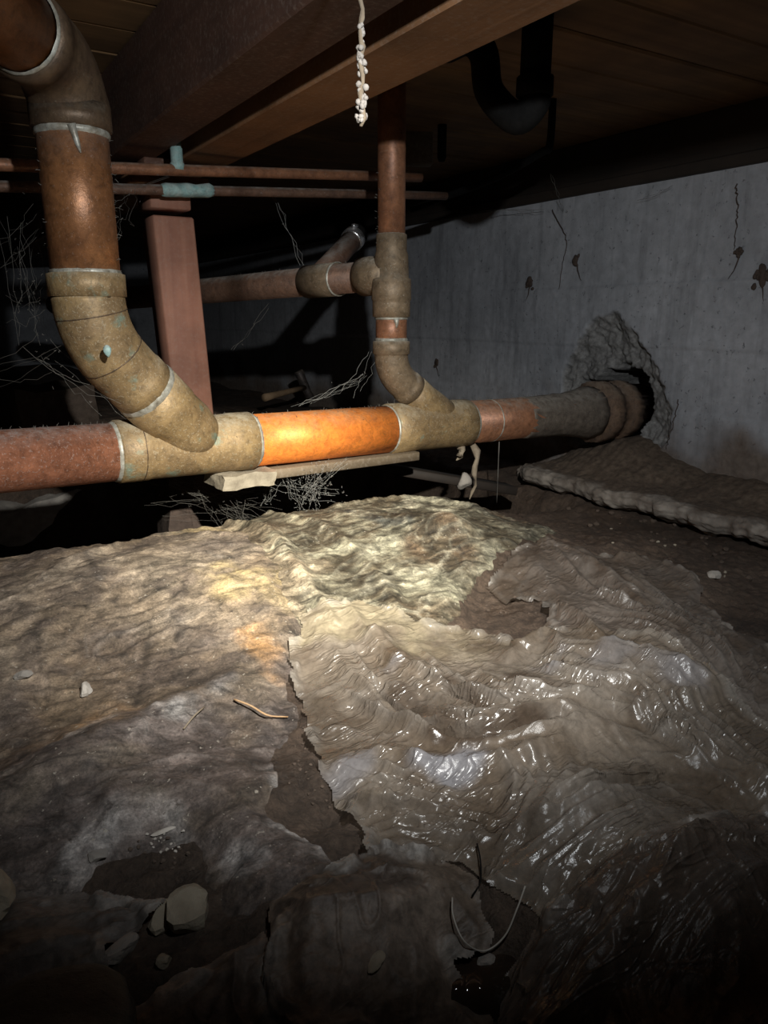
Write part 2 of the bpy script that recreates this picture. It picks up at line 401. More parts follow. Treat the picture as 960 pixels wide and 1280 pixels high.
def rock(c, size, seed, sub=10, rough=0.22, rot=0.0, facet=0.0):
    """angular stone: sphere pushed in by random planes, then roughened"""
    rg = np.random.default_rng(seed); v = []; f = []
    nu, nv = sub*2, sub
    for i in range(nv+1):
        th = math.pi*i/nv
        for j in range(nu):
            ph = 2*math.pi*j/nu; v.append((math.sin(th)*math.cos(ph), math.sin(th)*math.sin(ph), math.cos(th)))
    for i in range(nv):
        for j in range(nu):
            k = (j+1) % nu; f.append([i*nu+j, (i+1)*nu+j, (i+1)*nu+k, i*nu+k])
    v = np.array(v)
    for _ in range(9):
        d = unit(rg.standard_normal(3)); lim = rg.uniform(0.55, 0.85); h = v@d; v = v-np.outer(np.maximum(0, h-lim), d)
    for fr, am in ((2.3, rough*0.5), (5.1, rough*0.25)):
        p = rg.uniform(0, 9, 3); v *= (1+am*np.sin(v[:, 0]*fr+p[0])*np.sin(v[:, 1]*fr+p[1])*np.sin(v[:, 2]*fr+p[2]))[:, None]
    v = v*np.asarray(size)*0.62; v = v@rotz(rot).T
    return v+np.asarray(c), f
def struct(o, label=None): o['kind'] = 'structure'; (label and o.__setitem__('label', label)); return o

def add_attr(o, name, data, kind='FLOAT'):
    a = o.data.attributes.new(name, 'FLOAT' if kind == 'FLOAT' else 'FLOAT_COLOR', 'POINT')
    if kind == 'FLOAT': a.data.foreach_set('value', data.astype(np.float32).ravel())
    else:
        d = np.ones((len(data), 4), np.float32); d[:, :3] = data; a.data.foreach_set('color', d.ravel())
def grid_faces(nr, nc):
    i = np.arange((nr-1)*(nc-1)); r = i//(nc-1); c = i % (nc-1); a = r*nc+c
    return np.stack([a, a+1, a+nc+1, a+nc], 1)

# ------------------------------------------------------------------ the setting: ceiling, beams, wall, footing
DECK = EYE+0.485; BEAMZ = EYE+0.325; WX = 1.725
o = make('ceiling', *box((-0.4, 2.6, DECK+0.06), (4.6, 7.2, 0.05)), 'wood_deck', smooth=False); struct(o, 'underside of plank floor decking')
ceil = o
pw = 0.137; pl_mesh = None
for i in range(50):
    y = -0.9+i*pw
    v, f = box((-0.4, y, DECK+0.0175), (4.6, pw-0.004, 0.035), bev=0.004)
    if pl_mesh is None: p = make('plank', v, f, 'wood_deck', ceil, smooth=False); pl_mesh = p.data; y00 = y
    else:
        p = bpy.data.objects.new('plank', pl_mesh); COL.objects.link(p); p.parent = ceil; p.location = (0, y-y00, random.uniform(-0.0015, 0.0015))

# dark girder over the post
b1x0, b1x1 = 0.41, 0.50
v, f = box(((b1x0+b1x1)/2, 2.3, (BEAMZ+DECK)/2), (b1x1-b1x0, 6.4, DECK-BEAMZ), bev=0.004)
tag(make('girder_beam', v, f, 'wood_beam_dark', smooth=False), 'dark brown wooden girder beam under the decking, resting above the post', 'beam')
# lighter plank beam beside it
v, f = box((0.602, 2.3, BEAMZ+0.024), (0.112, 6.4, 0.048), bev=0.003)
tag(make('plank_beam', v, f, 'wood_batten', smooth=False), 'orange-brown flat plank beam running to the upper right beside the dark girder', 'beam')
# joist carrying that plank, set back in the dark
v, f = box((0.625, 2.3, (BEAMZ+0.048+DECK)/2), (0.04, 6.4, DECK-BEAMZ-0.048), bev=0.003)
tag(make('floor_joist', v, f, 'wood_beam_dark', smooth=False), 'dark floor joist above the flat orange-brown plank', 'joist')

# concrete wall as a cast face with a broken-out hole round the drain
HOLE = np.array([1.425, EYE-0.255])          # (y, z) of the hole's middle
yy = np.concatenate([np.arange(-1.0, 0.9, 0.05), np.arange(0.9, 2.1, 0.0045), np.arange(2.1, 3.2, 0.02), np.arange(3.2, 7.0, 0.1)])
zz = np.concatenate([np.arange(EYE-0.95, EYE-0.45, 0.03), np.arange(EYE-0.45, EYE+0.16, 0.0045), np.arange(EYE+0.16, EYE+0.362, 0.012)])
Yg, Zg = np.meshgrid(yy, zz, indexing='xy')
Xg = np.full_like(Yg, WX)+0.004*fbm(Yg*2.2, Zg*2.2, 3, 4)+0.0016*fbm(Yg*18, Zg*18, 9, 3)
for zl, dx in ((EYE+0.085, 0.006), (EYE-0.085, -0.004), (EYE-0.25, 0.003)):      # form-board steps
    zw = zl+0.004*perlin(Yg*3, Yg*0+zl, 5)
    Xg += dx*sstep(zw-0.004, zw+0.004, Zg)
def poly_sd(px, py, poly):
    """signed distance, positive inside"""
    poly = np.asarray(poly, float); n = len(poly); ins = np.zeros(px.shape, bool); d = np.full(px.shape, 1e9)
    for i in range(n):
        a = poly[i]; b = poly[(i+1) % n]; e = b-a; L = max(e@e, 1e-12)
        t = np.clip(((px-a[0])*e[0]+(py-a[1])*e[1])/L, 0, 1)
        d = np.minimum(d, np.hypot(px-a[0]-t*e[0], py-a[1]-t*e[1]))
        c = ((a[1] > py) != (b[1] > py)) & (px < (b[0]-a[0])*(py-a[1])/((b[1]-a[1]) if b[1] != a[1] else 1e-12)+a[0]); ins ^= c
    return np.where(ins, d, -d)
crater = [px_at(x, y, WX)[1:] for x, y in ((770, 386), (800, 425), (820, 460), (838, 505), (840, 540), (815, 575), (770, 590), (712, 560), (700, 500), (705, 460), (718, 430), (740, 400))]
hole = [px_at(x, y, WX)[1:] for x, y in ((745, 470), (770, 455), (795, 462), (805, 490), (802, 525), (785, 560), (740, 575), (700, 540), (700, 500), (720, 480))]
wy = Yg+0.012*perlin(Yg*26, Zg*26, 21)+0.005*perlin(Yg*80, Zg*80, 25); wz = Zg+0.012*perlin(Yg*26, Zg*26, 22)+0.005*perlin(Yg*80, Zg*80, 26)
cr = poly_sd(wy, wz, crater); ho = poly_sd(wy, wz, hole)
f1, f2 = worley(Yg*62, Zg*62, 4)
Xg += sstep(-0.002, 0.012, cr)*(0.012+0.022*sstep(0, 0.06, cr)+0.006*(f1-0.4)+0.014*fbm(Yg*16, Zg*16, 6, 5, 2.0, 0.6))
Xg += sstep(-0.004, 0.022, ho)*0.20
rawm = sstep(-0.002, 0.008, cr)
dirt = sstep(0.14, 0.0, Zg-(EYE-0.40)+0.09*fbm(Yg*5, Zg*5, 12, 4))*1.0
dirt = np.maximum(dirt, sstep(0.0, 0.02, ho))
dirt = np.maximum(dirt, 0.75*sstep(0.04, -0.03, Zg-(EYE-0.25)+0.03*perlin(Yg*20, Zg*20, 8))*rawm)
V = np.stack([Xg.ravel(), Yg.ravel(), Zg.ravel()], 1)
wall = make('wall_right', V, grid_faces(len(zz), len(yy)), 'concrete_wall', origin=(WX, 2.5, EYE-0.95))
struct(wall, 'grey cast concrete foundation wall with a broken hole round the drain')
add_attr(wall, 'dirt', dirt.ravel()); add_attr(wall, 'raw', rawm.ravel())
# wall body and the earth behind the hole
struct(make('wall_body', *box((WX+0.36, 2.9, EYE-0.30), (0.2, 8.2, 1.3)), 'concrete_wall', wall, smooth=False))
# timber rim on top of the wall
o = make('trim_1', *box((WX+0.03, 2.9, (EYE+0.352+DECK)/2), (0.045, 8.2, DECK-EYE-0.352), bev=0.003), 'wood_rim', smooth=False); struct(o, 'dark timber rim board on top of the concrete wall')  # timber coloured extra dark to stand in for the beam's shadow band
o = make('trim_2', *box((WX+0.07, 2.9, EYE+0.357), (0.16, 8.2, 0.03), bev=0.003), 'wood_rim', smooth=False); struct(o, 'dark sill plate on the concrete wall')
# far and left boundary of the crawl space
o = make('wall_back', *box((-0.4, 6.2, 0.35), (4.6, 0.15, 1.5)), 'concrete_wall', smooth=False); struct(o, 'far foundation wall lost in the dark')
o = make('wall_left', *box((-2.7, 2.6, 0.35), (0.15, 7.2, 1.5)), 'concrete_wall', smooth=False); struct(o, 'left foundation wall lost in the dark')
o = make('wall_front', *box((-0.4, -1.0, 0.35), (4.6, 0.15, 1.5)), 'concrete_wall', smooth=False); struct(o, 'foundation wall behind the viewer')

# footing ledge at the wall's foot: profile swept along y
ly = np.concatenate([np.arange(-0.9, 0.6, 0.03), np.arange(0.6, 1.72, 0.005)])
prof = [(0.30, 0.012), (0.24, 0.010), (0.20, 0.012), (0.17, 0.006), (0.14, 0.004), (0.11, 0.0), (0.08, 0.002), (0.05, 0.004), (0.03, 0.006), (0.015, 0.006), (0.004, 0.0), (0.0, -0.012), (0.004, -0.024), (0.014, -0.034), (0.04, -0.044), (0.10, -0.055), (0.25, -0.2)]
s_ = np.linspace(0, len(prof)-1, 58); pr = np.array(prof)
px_ = np.interp(s_, np.arange(len(prof)), pr[:, 0]); pz_ = np.interp(s_, np.arange(len(prof)), pr[:, 1])
A, Bq = np.meshgrid(ly, s_, indexing='ij')
edge = 1.458+0.030*fbm(A*5, A*0, 31, 4)+0.010*perlin(A*26, A*0+3, 33)+0.09*sstep(1.58, 1.72, A)
X = edge+np.interp(Bq, np.arange(len(prof)), pr[:, 0])*np.where(Bq < 12, 1, 1)
Z = EYE-0.432+np.interp(Bq, np.arange(len(prof)), pr[:, 1])
rgh = 0.006*fbm(A*14, X*14, 41, 4)+0.003*perlin(A*60, Bq*1.7, 43)
Z = Z+rgh-0.03*sstep(1.62, 1.72, A)+0.055*np.exp(-((A-1.42)/0.13)**2)*sstep(0.05, 0.22, X-edge)*(Bq < 12)+0.03*sstep(0.14, 0.28, X-edge)*(Bq < 12); X = X+0.006*fbm(A*20, Bq*0.6, 47, 3)*sstep(6, 9, Bq)
ldirt = np.clip(sstep(0.015, 0.06, X-edge+0.05*fbm(A*9, X*9, 3, 3))+sstep(13, 15, Bq), 0, 1)
led = make('footing', np.stack([X.ravel(), A.ravel(), Z.ravel()], 1), grid_faces(*A.shape)[:, ::-1].copy(), 'concrete_ledge')
struct(led, 'rough dirt-covered concrete footing ledge along the foot of the wall')
add_attr(led, 'dirt', ldirt.ravel())

# ------------------------------------------------------------------ ground relief (world-space height field)
rr = np.exp(np.concatenate([np.linspace(math.log(0.16), math.log(0.36), 50)[:-1], np.linspace(math.log(0.36), math.log(1.75), 620)[:-1], np.linspace(math.log(1.75), math.log(3.6), 110)]))
NAZ, NR = 720, len(rr); az = np.linspace(R(-52), R(52), NAZ)
AZ, RR = np.meshgrid(az+YAW, rr, indexing='xy')
GX = RR*np.sin(AZ); GY = RR*np.cos(AZ)
RES = RR[1:, :1]*0
def gp(x, y, z=EYE-0.43): return pz(x, y, z)[:2]
def base_height(X, Y):
    z = np.full_like(X, EYE-0.465)
    z += 0.075*sstep(0.55, 1.30, Y)*sstep(1.22, 0.85, X)                    # rises to the crest beneath the drain
    z += -0.02*sstep(1.15, 1.4, X)
    z += 0.014*fbm(X*2.6, Y*2.6, 51, 3)
    # trench beyond the crest
    tr = sstep(1.335, 1.43, Y+0.012*fbm(X*7, Y*2, 53, 3))*sstep(2.58, 2.30, Y+0.03*perlin(X*4, Y*4, 54))*sstep(1.50, 1.30, X+0.03*perlin(X*6, Y*6, 55))
    z -= 0.34*tr
    z += 0.02*fbm(X*9, Y*9, 57, 3)*tr
    z += 0.05*sstep(1.9, 2.5, Y)
    return z, tr
H, TR = base_height(GX, GY)
def line_d(poly):
    P = np.asarray(poly, float); d = np.full(GX.shape, 1e9); s = np.zeros(GX.shape)
    for i in range(len(P)-1):
        a, b = P[i], P[i+1]; e = b-a; L = max(e@e, 1e-12)
        t = np.clip(((GX-a[0])*e[0]+(GY-a[1])*e[1])/L, 0, 1)
        q = np.hypot(GX-a[0]-t*e[0], GY-a[1]-t*e[1]); sd = np.sign(e[0]*(GY-a[1])-e[1]*(GX-a[0]))
        s = np.where(q < d, sd, s); d = np.minimum(d, q)
    return d, s
WARP77 = 0.004*perlin(GX*40, GY*40, 77); FB99 = fbm(GX*12, GY*12, 99, 4); FB101 = fbm(GX*9, GY*9, 101, 4)
RAGX = fbm(GX*16, GY*16, 201, 3); RAGY = fbm(GX*16, GY*16, 202, 3)
def fold(pts, amp, wid, sharp=True, one=0, taper=False):
    W = np.array([gp(*p) for p in pts])
    if len(W) > 2:                                       # smooth the guide
        q = np.linspace(0, len(W)-1, 4*(len(W)-1)+1); W = np.stack([np.interp(q, np.arange(len(W)), W[:, k]) for k in range(2)], 1)
        for _ in range(3): W[1:-1] = (W[:-2]+2*W[1:-1]+W[2:])/4
    lo = W.min(0)-wid*3-0.02; hi = W.max(0)+wid*3+0.02   # only near the fold
    msk = (GX > lo[0]) & (GX < hi[0]) & (GY > lo[1]) & (GY < hi[1]); out = np.zeros(GX.shape)
    x = GX[msk]; y = GY[msk]
    if not len(x): return out
    d = np.full(x.shape, 1e9); s = np.zeros(x.shape); f = np.zeros(x.shape); n = len(W)-1
    for i in range(n):
        a, b = W[i], W[i+1]; e = b-a; L = max(e@e, 1e-12); t = np.clip(((x-a[0])*e[0]+(y-a[1])*e[1])/L, 0, 1)
        q = np.hypot(x-a[0]-t*e[0], y-a[1]-t*e[1]); m = q < d
        s = np.where(m, np.sign(e[0]*(y-a[1])-e[1]*(x-a[0])), s); f = np.where(m, (i+t)/n, f); d = np.minimum(d, q)
    d = d+WARP77[msk]*min(1, wid/0.03); k = np.clip(1-d/wid, 0, 1); h = k**1.6 if sharp else k*k*(3-2*k)
    if one: h = np.where(s*one > 0, np.exp(-np.maximum(d, 0)/wid*2.5), np.clip(1-d/0.016, 0, 1))
    if taper: h = h*np.sin(np.pi*np.clip(f, 0, 1))**0.6
    out[msk] = amp*h; return out
FAN_RG = np.random.default_rng(23)
def fan(A, B, n, amp, wid):
    """n creases spread between two guide lines, as gathered film makes them"""
    A = np.array(A, float); B = np.array(B, float); h = np.zeros(GX.shape); n = int(n*1.5)
    for i in range(n):
        t = np.clip((i+FAN_RG.uniform(-0.3, 0.3))/max(n-1, 1), -0.05, 1.05); C = A*(1-t)+B*t+FAN_RG.normal(0, 4, A.shape)
        a_, b_ = FAN_RG.uniform(0, 0.25), FAN_RG.uniform(0.75, 1); q = np.linspace(a_, b_, len(C))*(len(C)-1)
        C = np.stack([np.interp(q, np.arange(len(C)), C[:, k]) for k in range(2)], 1)
        h = np.maximum(h, fold(C, amp*FAN_RG.uniform(0.5, 1.2), wid*FAN_RG.uniform(0.5, 1.2), True, 0, True))
    return h
def bumpat(x, y, rx, amp, ry=None, p=2.0):
    c = gp(x, y); q = np.hypot((GX-c[0])/rx, (GY-c[1])/(ry or rx)); return amp*np.exp(-q**p)
def hollow(pts, amp, soft): 
    sd = poly_sd(GX+0.012*perlin(GX*18, GY*18, 61), GY+0.012*perlin(GX*18, GY*18, 62), [gp(*p) for p in pts]); return amp*sstep(-soft*0.3, soft, sd)
# lumps and hollows the photo shows
H += bumpat(505, 690, 0.10, 0.022)+bumpat(560, 690, 0.05, 0.028)+bumpat(300, 740, 0.14, 0.02)+bumpat(120, 760, 0.13, 0.018)
H += bumpat(690, 900, 0.10, 0.03)+bumpat(820, 800, 0.13, 0.028)+bumpat(430, 1150, 0.09, 0.015, 0.06)+bumpat(780, 1060, 0.10, 0.03)
H += bumpat(900, 1120, 0.09, 0.035)+bumpat(330, 960, 0.10, 0.018)+bumpat(120, 960, 0.10, 0.022)
H -= bumpat(180, 1060, 0.07, 0.022)+bumpat(620, 1150, 0.05, 0.03)+bumpat(560, 1240, 0.06, 0.035)+bumpat(405, 980, 0.05, 0.018)
H += hollow(((575, 745), (600, 715), (660, 715), (700, 745), (690, 775), (640, 790), (590, 780)), -0.012, 0.02)
SOILH = H+0.0035*fbm(GX*45, GY*45, 71, 4)+0.006*fbm(GX*16, GY*16, 73, 3)
f1, f2 = worley(GX*60, GY*60, 75); SOILH += 0.004*np.maximum(0, 0.45-f1)*(perlin(GX*8, GY*8, 76) > 0)
soil_c = np.empty(GX.shape+(3,)); n = fbm(GX*5, GY*5, 81, 4)
for k, (a_, b_) in enumerate(((0.085, 0.165), (0.056, 0.115), (0.038, 0.082))): soil_c[..., k] = a_+(b_-a_)*np.clip(0.5+n*0.6, 0, 1)
soil_c *= (1-0.65*TR)[..., None]  # trench shade put into the soil colour
damp = np.zeros(GX.shape)
for x_, y_, r_d in ((200, 1060, 0.10), (390, 960, 0.07), (420, 1030, 0.06), (600, 1180, 0.12), (200, 1180, 0.12), (930, 800, 0.16)):
    c_ = gp(x_, y_); damp = np.maximum(damp, sstep(1.3, 0.5, np.hypot(GX-c_[0], GY-c_[1])/r_d+0.3*n))
soil_c *= (0.9-0.42*damp)[..., None]       # damp soil is darker
FA = grid_faces(NR, NAZ)[:, ::-1].copy()
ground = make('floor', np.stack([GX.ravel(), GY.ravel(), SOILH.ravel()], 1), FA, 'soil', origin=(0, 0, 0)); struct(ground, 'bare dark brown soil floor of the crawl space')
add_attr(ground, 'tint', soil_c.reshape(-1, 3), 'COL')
# soil further out
gx = np.linspace(-2.7, 2.0, 90); gy = np.linspace(-1.0, 6.3, 130); X2, Y2 = np.meshgrid(gx, gy, indexing='xy')
h2, tr2 = base_height(X2, Y2); h2 -= 0.035
r2 = np.hypot(X2, Y2); a2_ = np.arctan2(X2, Y2)-YAW
inside = (r2 > 0.25) & (r2 < 3.3) & (np.abs(a2_) < R(47)); h2 = np.where(inside, h2-0.06, h2+0.025)
og = make('outer_soil', np.stack([X2.ravel(), Y2.ravel(), h2.ravel()], 1), grid_faces(130, 90), 'soil', ground)
add_attr(og, 'tint', np.tile([0.10, 0.07, 0.05], (X2.size, 1)), 'COL')

# ------------------------------------------------------------------ plastic sheets lying on the soil
TOP = SOILH.copy()
def sheet(name, mat, label, poly, lift, wr, tint, gloss, edge_dip=0.004, rag=0.012, seed=0, group=None, cat='plastic sheet'):
    """film draped over whatever already lies there; wr = wrinkle height array, tint = (..,3), gloss = 0..1"""
    global TOP
    qx = GX+rag*RAGX; qy = GY+rag*RAGY
    sd = poly_sd(qx, qy, [gp(*p) for p in poly])
    m = sstep(0.0, 0.03, sd); lip = (sstep(0.016, 0.004, sd)*sstep(-0.2, 0.4, RAGX+0.5*RAGY)) if not edge_dip else 0*sd
    tint = tint*(1-0.5*lip)[..., None]+np.array([0.40, 0.375, 0.34])*(0.5*lip)[..., None]
    sm = H*0.55+TOP*0.45                                             # film bridges the finest soil grain
    Z = np.maximum(sm+lift*(m if edge_dip else 0.45+0.55*m)+wr*(0.35+0.65*m)+0.010*lip, TOP+0.0012)
    Z = Z-edge_dip*sstep(0.008, -0.004, sd)
    keep = (sd > -0.003)
    cell = keep[:-1, :-1] & keep[1:, :-1] & keep[:-1, 1:] & keep[1:, 1:]
    fs = FA[cell.ravel()]; used = np.unique(fs); re = np.full(GX.size, -1); re[used] = np.arange(len(used))
    V = np.stack([GX.ravel(), GY.ravel(), Z.ravel()], 1)[used]
    o = make(name, V, re[fs], mat)
    tag(o, label, cat, group)
    add_attr(o, 'tint', np.clip(tint, 0, 1).reshape(-1, 3)[used], 'COL'); add_attr(o, 'gloss', np.clip(np.broadcast_to(gloss, GX.shape), 0, 1).ravel()[used])
    TOP = np.where(keep, np.maximum(TOP, Z), TOP)
    return o
def lerp3(a, b, t): return np.asarray(a)*(1-t[..., None])+np.asarray(b)*t[..., None]
def near(pts, wid): d, _ = line_d([gp(*p) for p in pts]); return sstep(wid, 0, d+wid*0.7*FB99)
def blob(x, y, r, k=0.5): c = gp(x, y); q = np.hypot(GX-c[0], GY-c[1])/r; return sstep(1.1, 0.35, q+k*FB101)
mud = fbm(GX*10, GY*10, 117, 5); mud2 = fbm(GX*28, GY*28, 119, 4)
wx = GX+0.05*fbm(GX*5, GY*5, 111, 2); wyy = GY+0.05*fbm(GX*5, GY*5, 113, 2)
def creases(scale, seed, ang=0.0, aniso=1.0, w=0.10, cover=0.0):
    """thin sharp raised creases that fade in and out, 0..1"""
    c, s = math.cos(ang), math.sin(ang); a_ = (c*wx+s*wyy)*scale; b_ = (-s*wx+c*wyy)*scale*aniso
    p = np.abs(perlin(a_, b_, seed)); k = np.clip(1-p/w, 0, 1)**1.5
    return k*sstep(-0.25-cover, 0.35-cover, perlin(a_*0.6+9, b_*0.6, seed+3))
def sag(scale, seed, ang=0.0, aniso=1.0):
    c, s = math.cos(ang), math.sin(ang); return fbm((c*wx+s*wyy)*scale, (-s*wx+c*wyy)*scale*aniso, seed, 2)
def drape(scale, seed, ang, aniso=2.2, big=0.010, mid=0.006, fine=0.003):
    """wrinkle relief of slack film: long soft waves, mid creases, fine creases; also returns the crease mask"""
    c1 = creases(scale, seed, ang, aniso, 0.16, 0.2); c2 = creases(scale*2.1, seed+7, ang+0.35, aniso*0.8, 0.14, 0.1); c3 = creases(scale*4.3, seed+11, ang-0.5, 1.4, 0.16, 0.0)
    h = big*sag(scale*0.7, seed+2, ang, aniso)+mid*c1+mid*0.6*c2+fine*c3+fine*0.5*sag(scale*5, seed+4)
    return h, np.clip(c1*0.8+c2*0.7+c3*0.5, 0, 1)
def whiten(tint, m, col=(0.40, 0.38, 0.355), k=0.5): return tint*(1-k*m)[..., None]+np.asarray(col)*(k*m)[..., None]
def muddy(tint, lo=0.55, col=(0.12, 0.085, 0.06)):
    m = sstep(0.05, 0.55, mud+0.4*mud2)*lo; return tint*(1-m)[..., None]+np.asarray(col)*m[..., None]

# 1 mud-stained old sheet on the left
sA = fbm(GX*4, GY*4, 121, 5); sB = fbm(GX*9+4, GY*9, 127, 5)
tan = lerp3((0.23, 0.165, 0.105), (0.36, 0.29, 0.215), np.clip(0.5+sA, 0, 1))
grey = lerp3((0.07, 0.052, 0.043), (0.155, 0.125, 0.11), np.clip(0.5+sB*0.9, 0, 1))
u_ = np.clip(np.clip((0.93-GY+0.22*GX)/0.30, 0, 1)+0.6*sB, 0, 1)[..., None]       # greyer towards the wet, low end
tint = tan*(1-u_)+grey*u_
ye = np.maximum.reduce([blob(325, 760, 0.09), 0.8*blob(250, 690, 0.06)])
ye = ye*np.clip(0.75+0.9*mud2, 0, 1); tint = lerp3((0, 0, 0), (0.52, 0.40, 0.21), ye)+tint*(1-ye)[..., None]
orr = np.maximum.reduce([0.7*near(((318, 800), (328, 815), (335, 835)), 0.03), 0.45*near(((20, 945), (70, 925), (130, 900)), 0.05)])*np.clip(0.7+0.9*mud2, 0, 1); tint = lerp3((0, 0, 0), (0.50, 0.27, 0.10), orr)+tint*(1-orr)[..., None]
wh = np.maximum.reduce([near(((205, 890), (240, 880), (290, 850)), 0.024), 0.8*near(((100, 1050), (150, 1010), (205, 1000), (230, 1030), (300, 1060)), 0.022), 0.8*near(((345, 950), (360, 1000), (410, 1040)), 0.022), 0.6*near(((0, 975), (60, 950), (140, 900)), 0.018)])
wh = np.clip(wh*(0.75+0.9*mud2), 0, 1); wh *= 0.8; tint = lerp3((0, 0, 0), (0.55, 0.52, 0.49), wh)+tint*(1-wh)[..., None]
dk = np.maximum.reduce([0.7*near(((80, 735), (110, 730), (130, 770)), 0.012), 0.6*near(((30, 830), (70, 800)), 0.012), 0.7*near(((170, 870), (180, 840), (190, 800)), 0.012), np.clip(-sB*1.2-0.35, 0, 0.6)])
tint = tint*(1-0.75*dk)[..., None]
w1, cm = drape(7, 131, 0.4, 1.6, 0.0045, 0.002, 0.0008)
wr = w1+0.0012*mud2+0.0018*mud
tint = muddy(tint, 0.6, (0.085, 0.065, 0.055)); tint = whiten(tint, cm*np.clip(sB+0.3, 0, 1), (0.45, 0.41, 0.37), 0.25)
wr += fold(((120, 830), (170, 825), (210, 800), (260, 810)), 0.006, 0.02)+fold(((60, 760), (130, 720), (230, 700), (300, 705)), 0.008, 0.03)+fold(((0, 990), (100, 950), (200, 890), (290, 850)), 0.012, 0.05, False)
sheet('plastic_sheet', 'film_muddy', 'tan and grey mud-coated plastic sheet covering the soil on the left',
      ((-260, 760), (-160, 700), (0, 694), (120, 684), (235, 655), (345, 655), (400, 760), (372, 800), (362, 850), (372, 875), (345, 930), (348, 990), (395, 1035), (455, 1062), (380, 1105), (285, 1110), (262, 1060), (225, 1022), (180, 1025), (120, 1055), (80, 1085), (-40, 1092), (-300, 1080)), 0.008, wr, tint, 0.15+0.5*u_[..., 0], seed=200)

# 2 mineral-crusted sheet over the crest
sw = fbm(GX*7+GY*3, GY*16-GX*7, 141, 5)
tint = lerp3((0.14, 0.115, 0.075), (0.46, 0.43, 0.31), np.clip(0.5+sw*1.3, 0, 1))
gb = np.maximum(0.8*near(((430, 670), (480, 690), (510, 690)), 0.03), 0.7*near(((590, 650), (640, 655), (680, 655)), 0.03)); tint = lerp3((0, 0, 0), (0.085, 0.095, 0.09), gb)+tint*(1-gb)[..., None]
pw_ = np.maximum.reduce([0.8*near(((360, 740), (400, 770), (470, 780)), 0.05), near(((440, 680), (520, 650), (570, 660)), 0.025), 0.8*near(((350, 735), (355, 725)), 0.03)]); tint = lerp3((0, 0, 0), (0.62, 0.58, 0.43), pw_)+tint*(1-pw_)[..., None]
br = np.maximum.reduce([blob(565, 705, 0.09), near(((400, 640), (450, 630), (500, 625), (560, 625), (590, 640), (640, 650)), 0.10), 0.9*near(((240, 665), (330, 650), (400, 640)), 0.08), 0.7*near(((560, 760), (520, 770)), 0.05)]); tint = lerp3((0, 0, 0), (0.17, 0.12, 0.075), br)+tint*(1-br)[..., None]
w1, cm = drape(8, 151, 0.5, 2.2, 0.004, 0.002, 0.0010)
wr = w1+0.001*mud2+0.001*mud
tint = whiten(muddy(tint, 0.7, (0.09, 0.075, 0.05)), cm, (0.60, 0.56, 0.43), 0.5)
lb = near(((215, 655), (290, 690), (345, 745), (368, 800)), 0.09); tint = tint*(1-lb)[..., None]+np.array([0.36, 0.29, 0.20])*lb[..., None]
wr += fold(((240, 670), (330, 690), (370, 740), (420, 790)), 0.012, 0.03)+fold(((300, 660), (400, 690), (470, 730), (500, 775)), 0.010, 0.03)+fold(((420, 660), (520, 640), (600, 650)), 0.009, 0.025)
sheet('plastic_sheet', 'film_crusted', 'crumpled sheet crusted with pale yellowish mineral stains beneath the drain pipe',
      ((225, 662), (330, 640), (440, 622), (530, 610), (575, 612), (600, 635), (650, 640), (705, 650), (680, 672), (640, 690), (600, 722), (575, 752), (560, 790), (500, 800), (430, 800), (370, 800), (345, 745), (290, 690)), 0.010, wr, tint, 0.45, seed=210)

# 3 clear crumpled sheet, upper right
clr = lerp3((0.17, 0.13, 0.10), (0.26, 0.215, 0.18), np.clip(0.5+fbm(GX*6, GY*6, 161, 4), 0, 1))
w1, cm = drape(6, 171, 0.9, 2.0, 0.010, 0.004, 0.002)
fn = np.maximum(fan(((700, 760), (760, 770), (830, 790), (900, 830)), ((760, 700), (820, 720), (880, 760), (950, 830)), 6, 0.010, 0.016), fan(((850, 760), (900, 800), (960, 880)), ((800, 800), (880, 860), (960, 940)), 6, 0.009, 0.014))
wr = w1+fn; cm = np.clip(cm*0.6+fn/0.012, 0, 1); clr = whiten(muddy(clr, 0.5), cm, k=0.35)
wr += fold(((640, 690), (700, 690), (760, 720), (800, 750)), 0.014, 0.03)+fold(((690, 700), (740, 735), (780, 750)), 0.012, 0.018)+fold(((775, 695), (830, 690), (870, 715)), 0.02, 0.035, one=-1)+fold(((690, 760), (720, 775), (745, 800)), 0.014, 0.02)
sheet('plastic_sheet', 'film_clear', 'crumpled translucent plastic sheet at the right, its upper edge near the footing',
      ((655, 692), (690, 680), (750, 690), (780, 688), (840, 694), (878, 714), (882, 735), (905, 760), (950, 790), (1000, 830), (1010, 900), (960, 960), (860, 900), (760, 860), (700, 830), (640, 800), (690, 775), (680, 740), (630, 740), (610, 725)), 0.012, wr, clr*0.85, 0.8, edge_dip=0.0, seed=220)

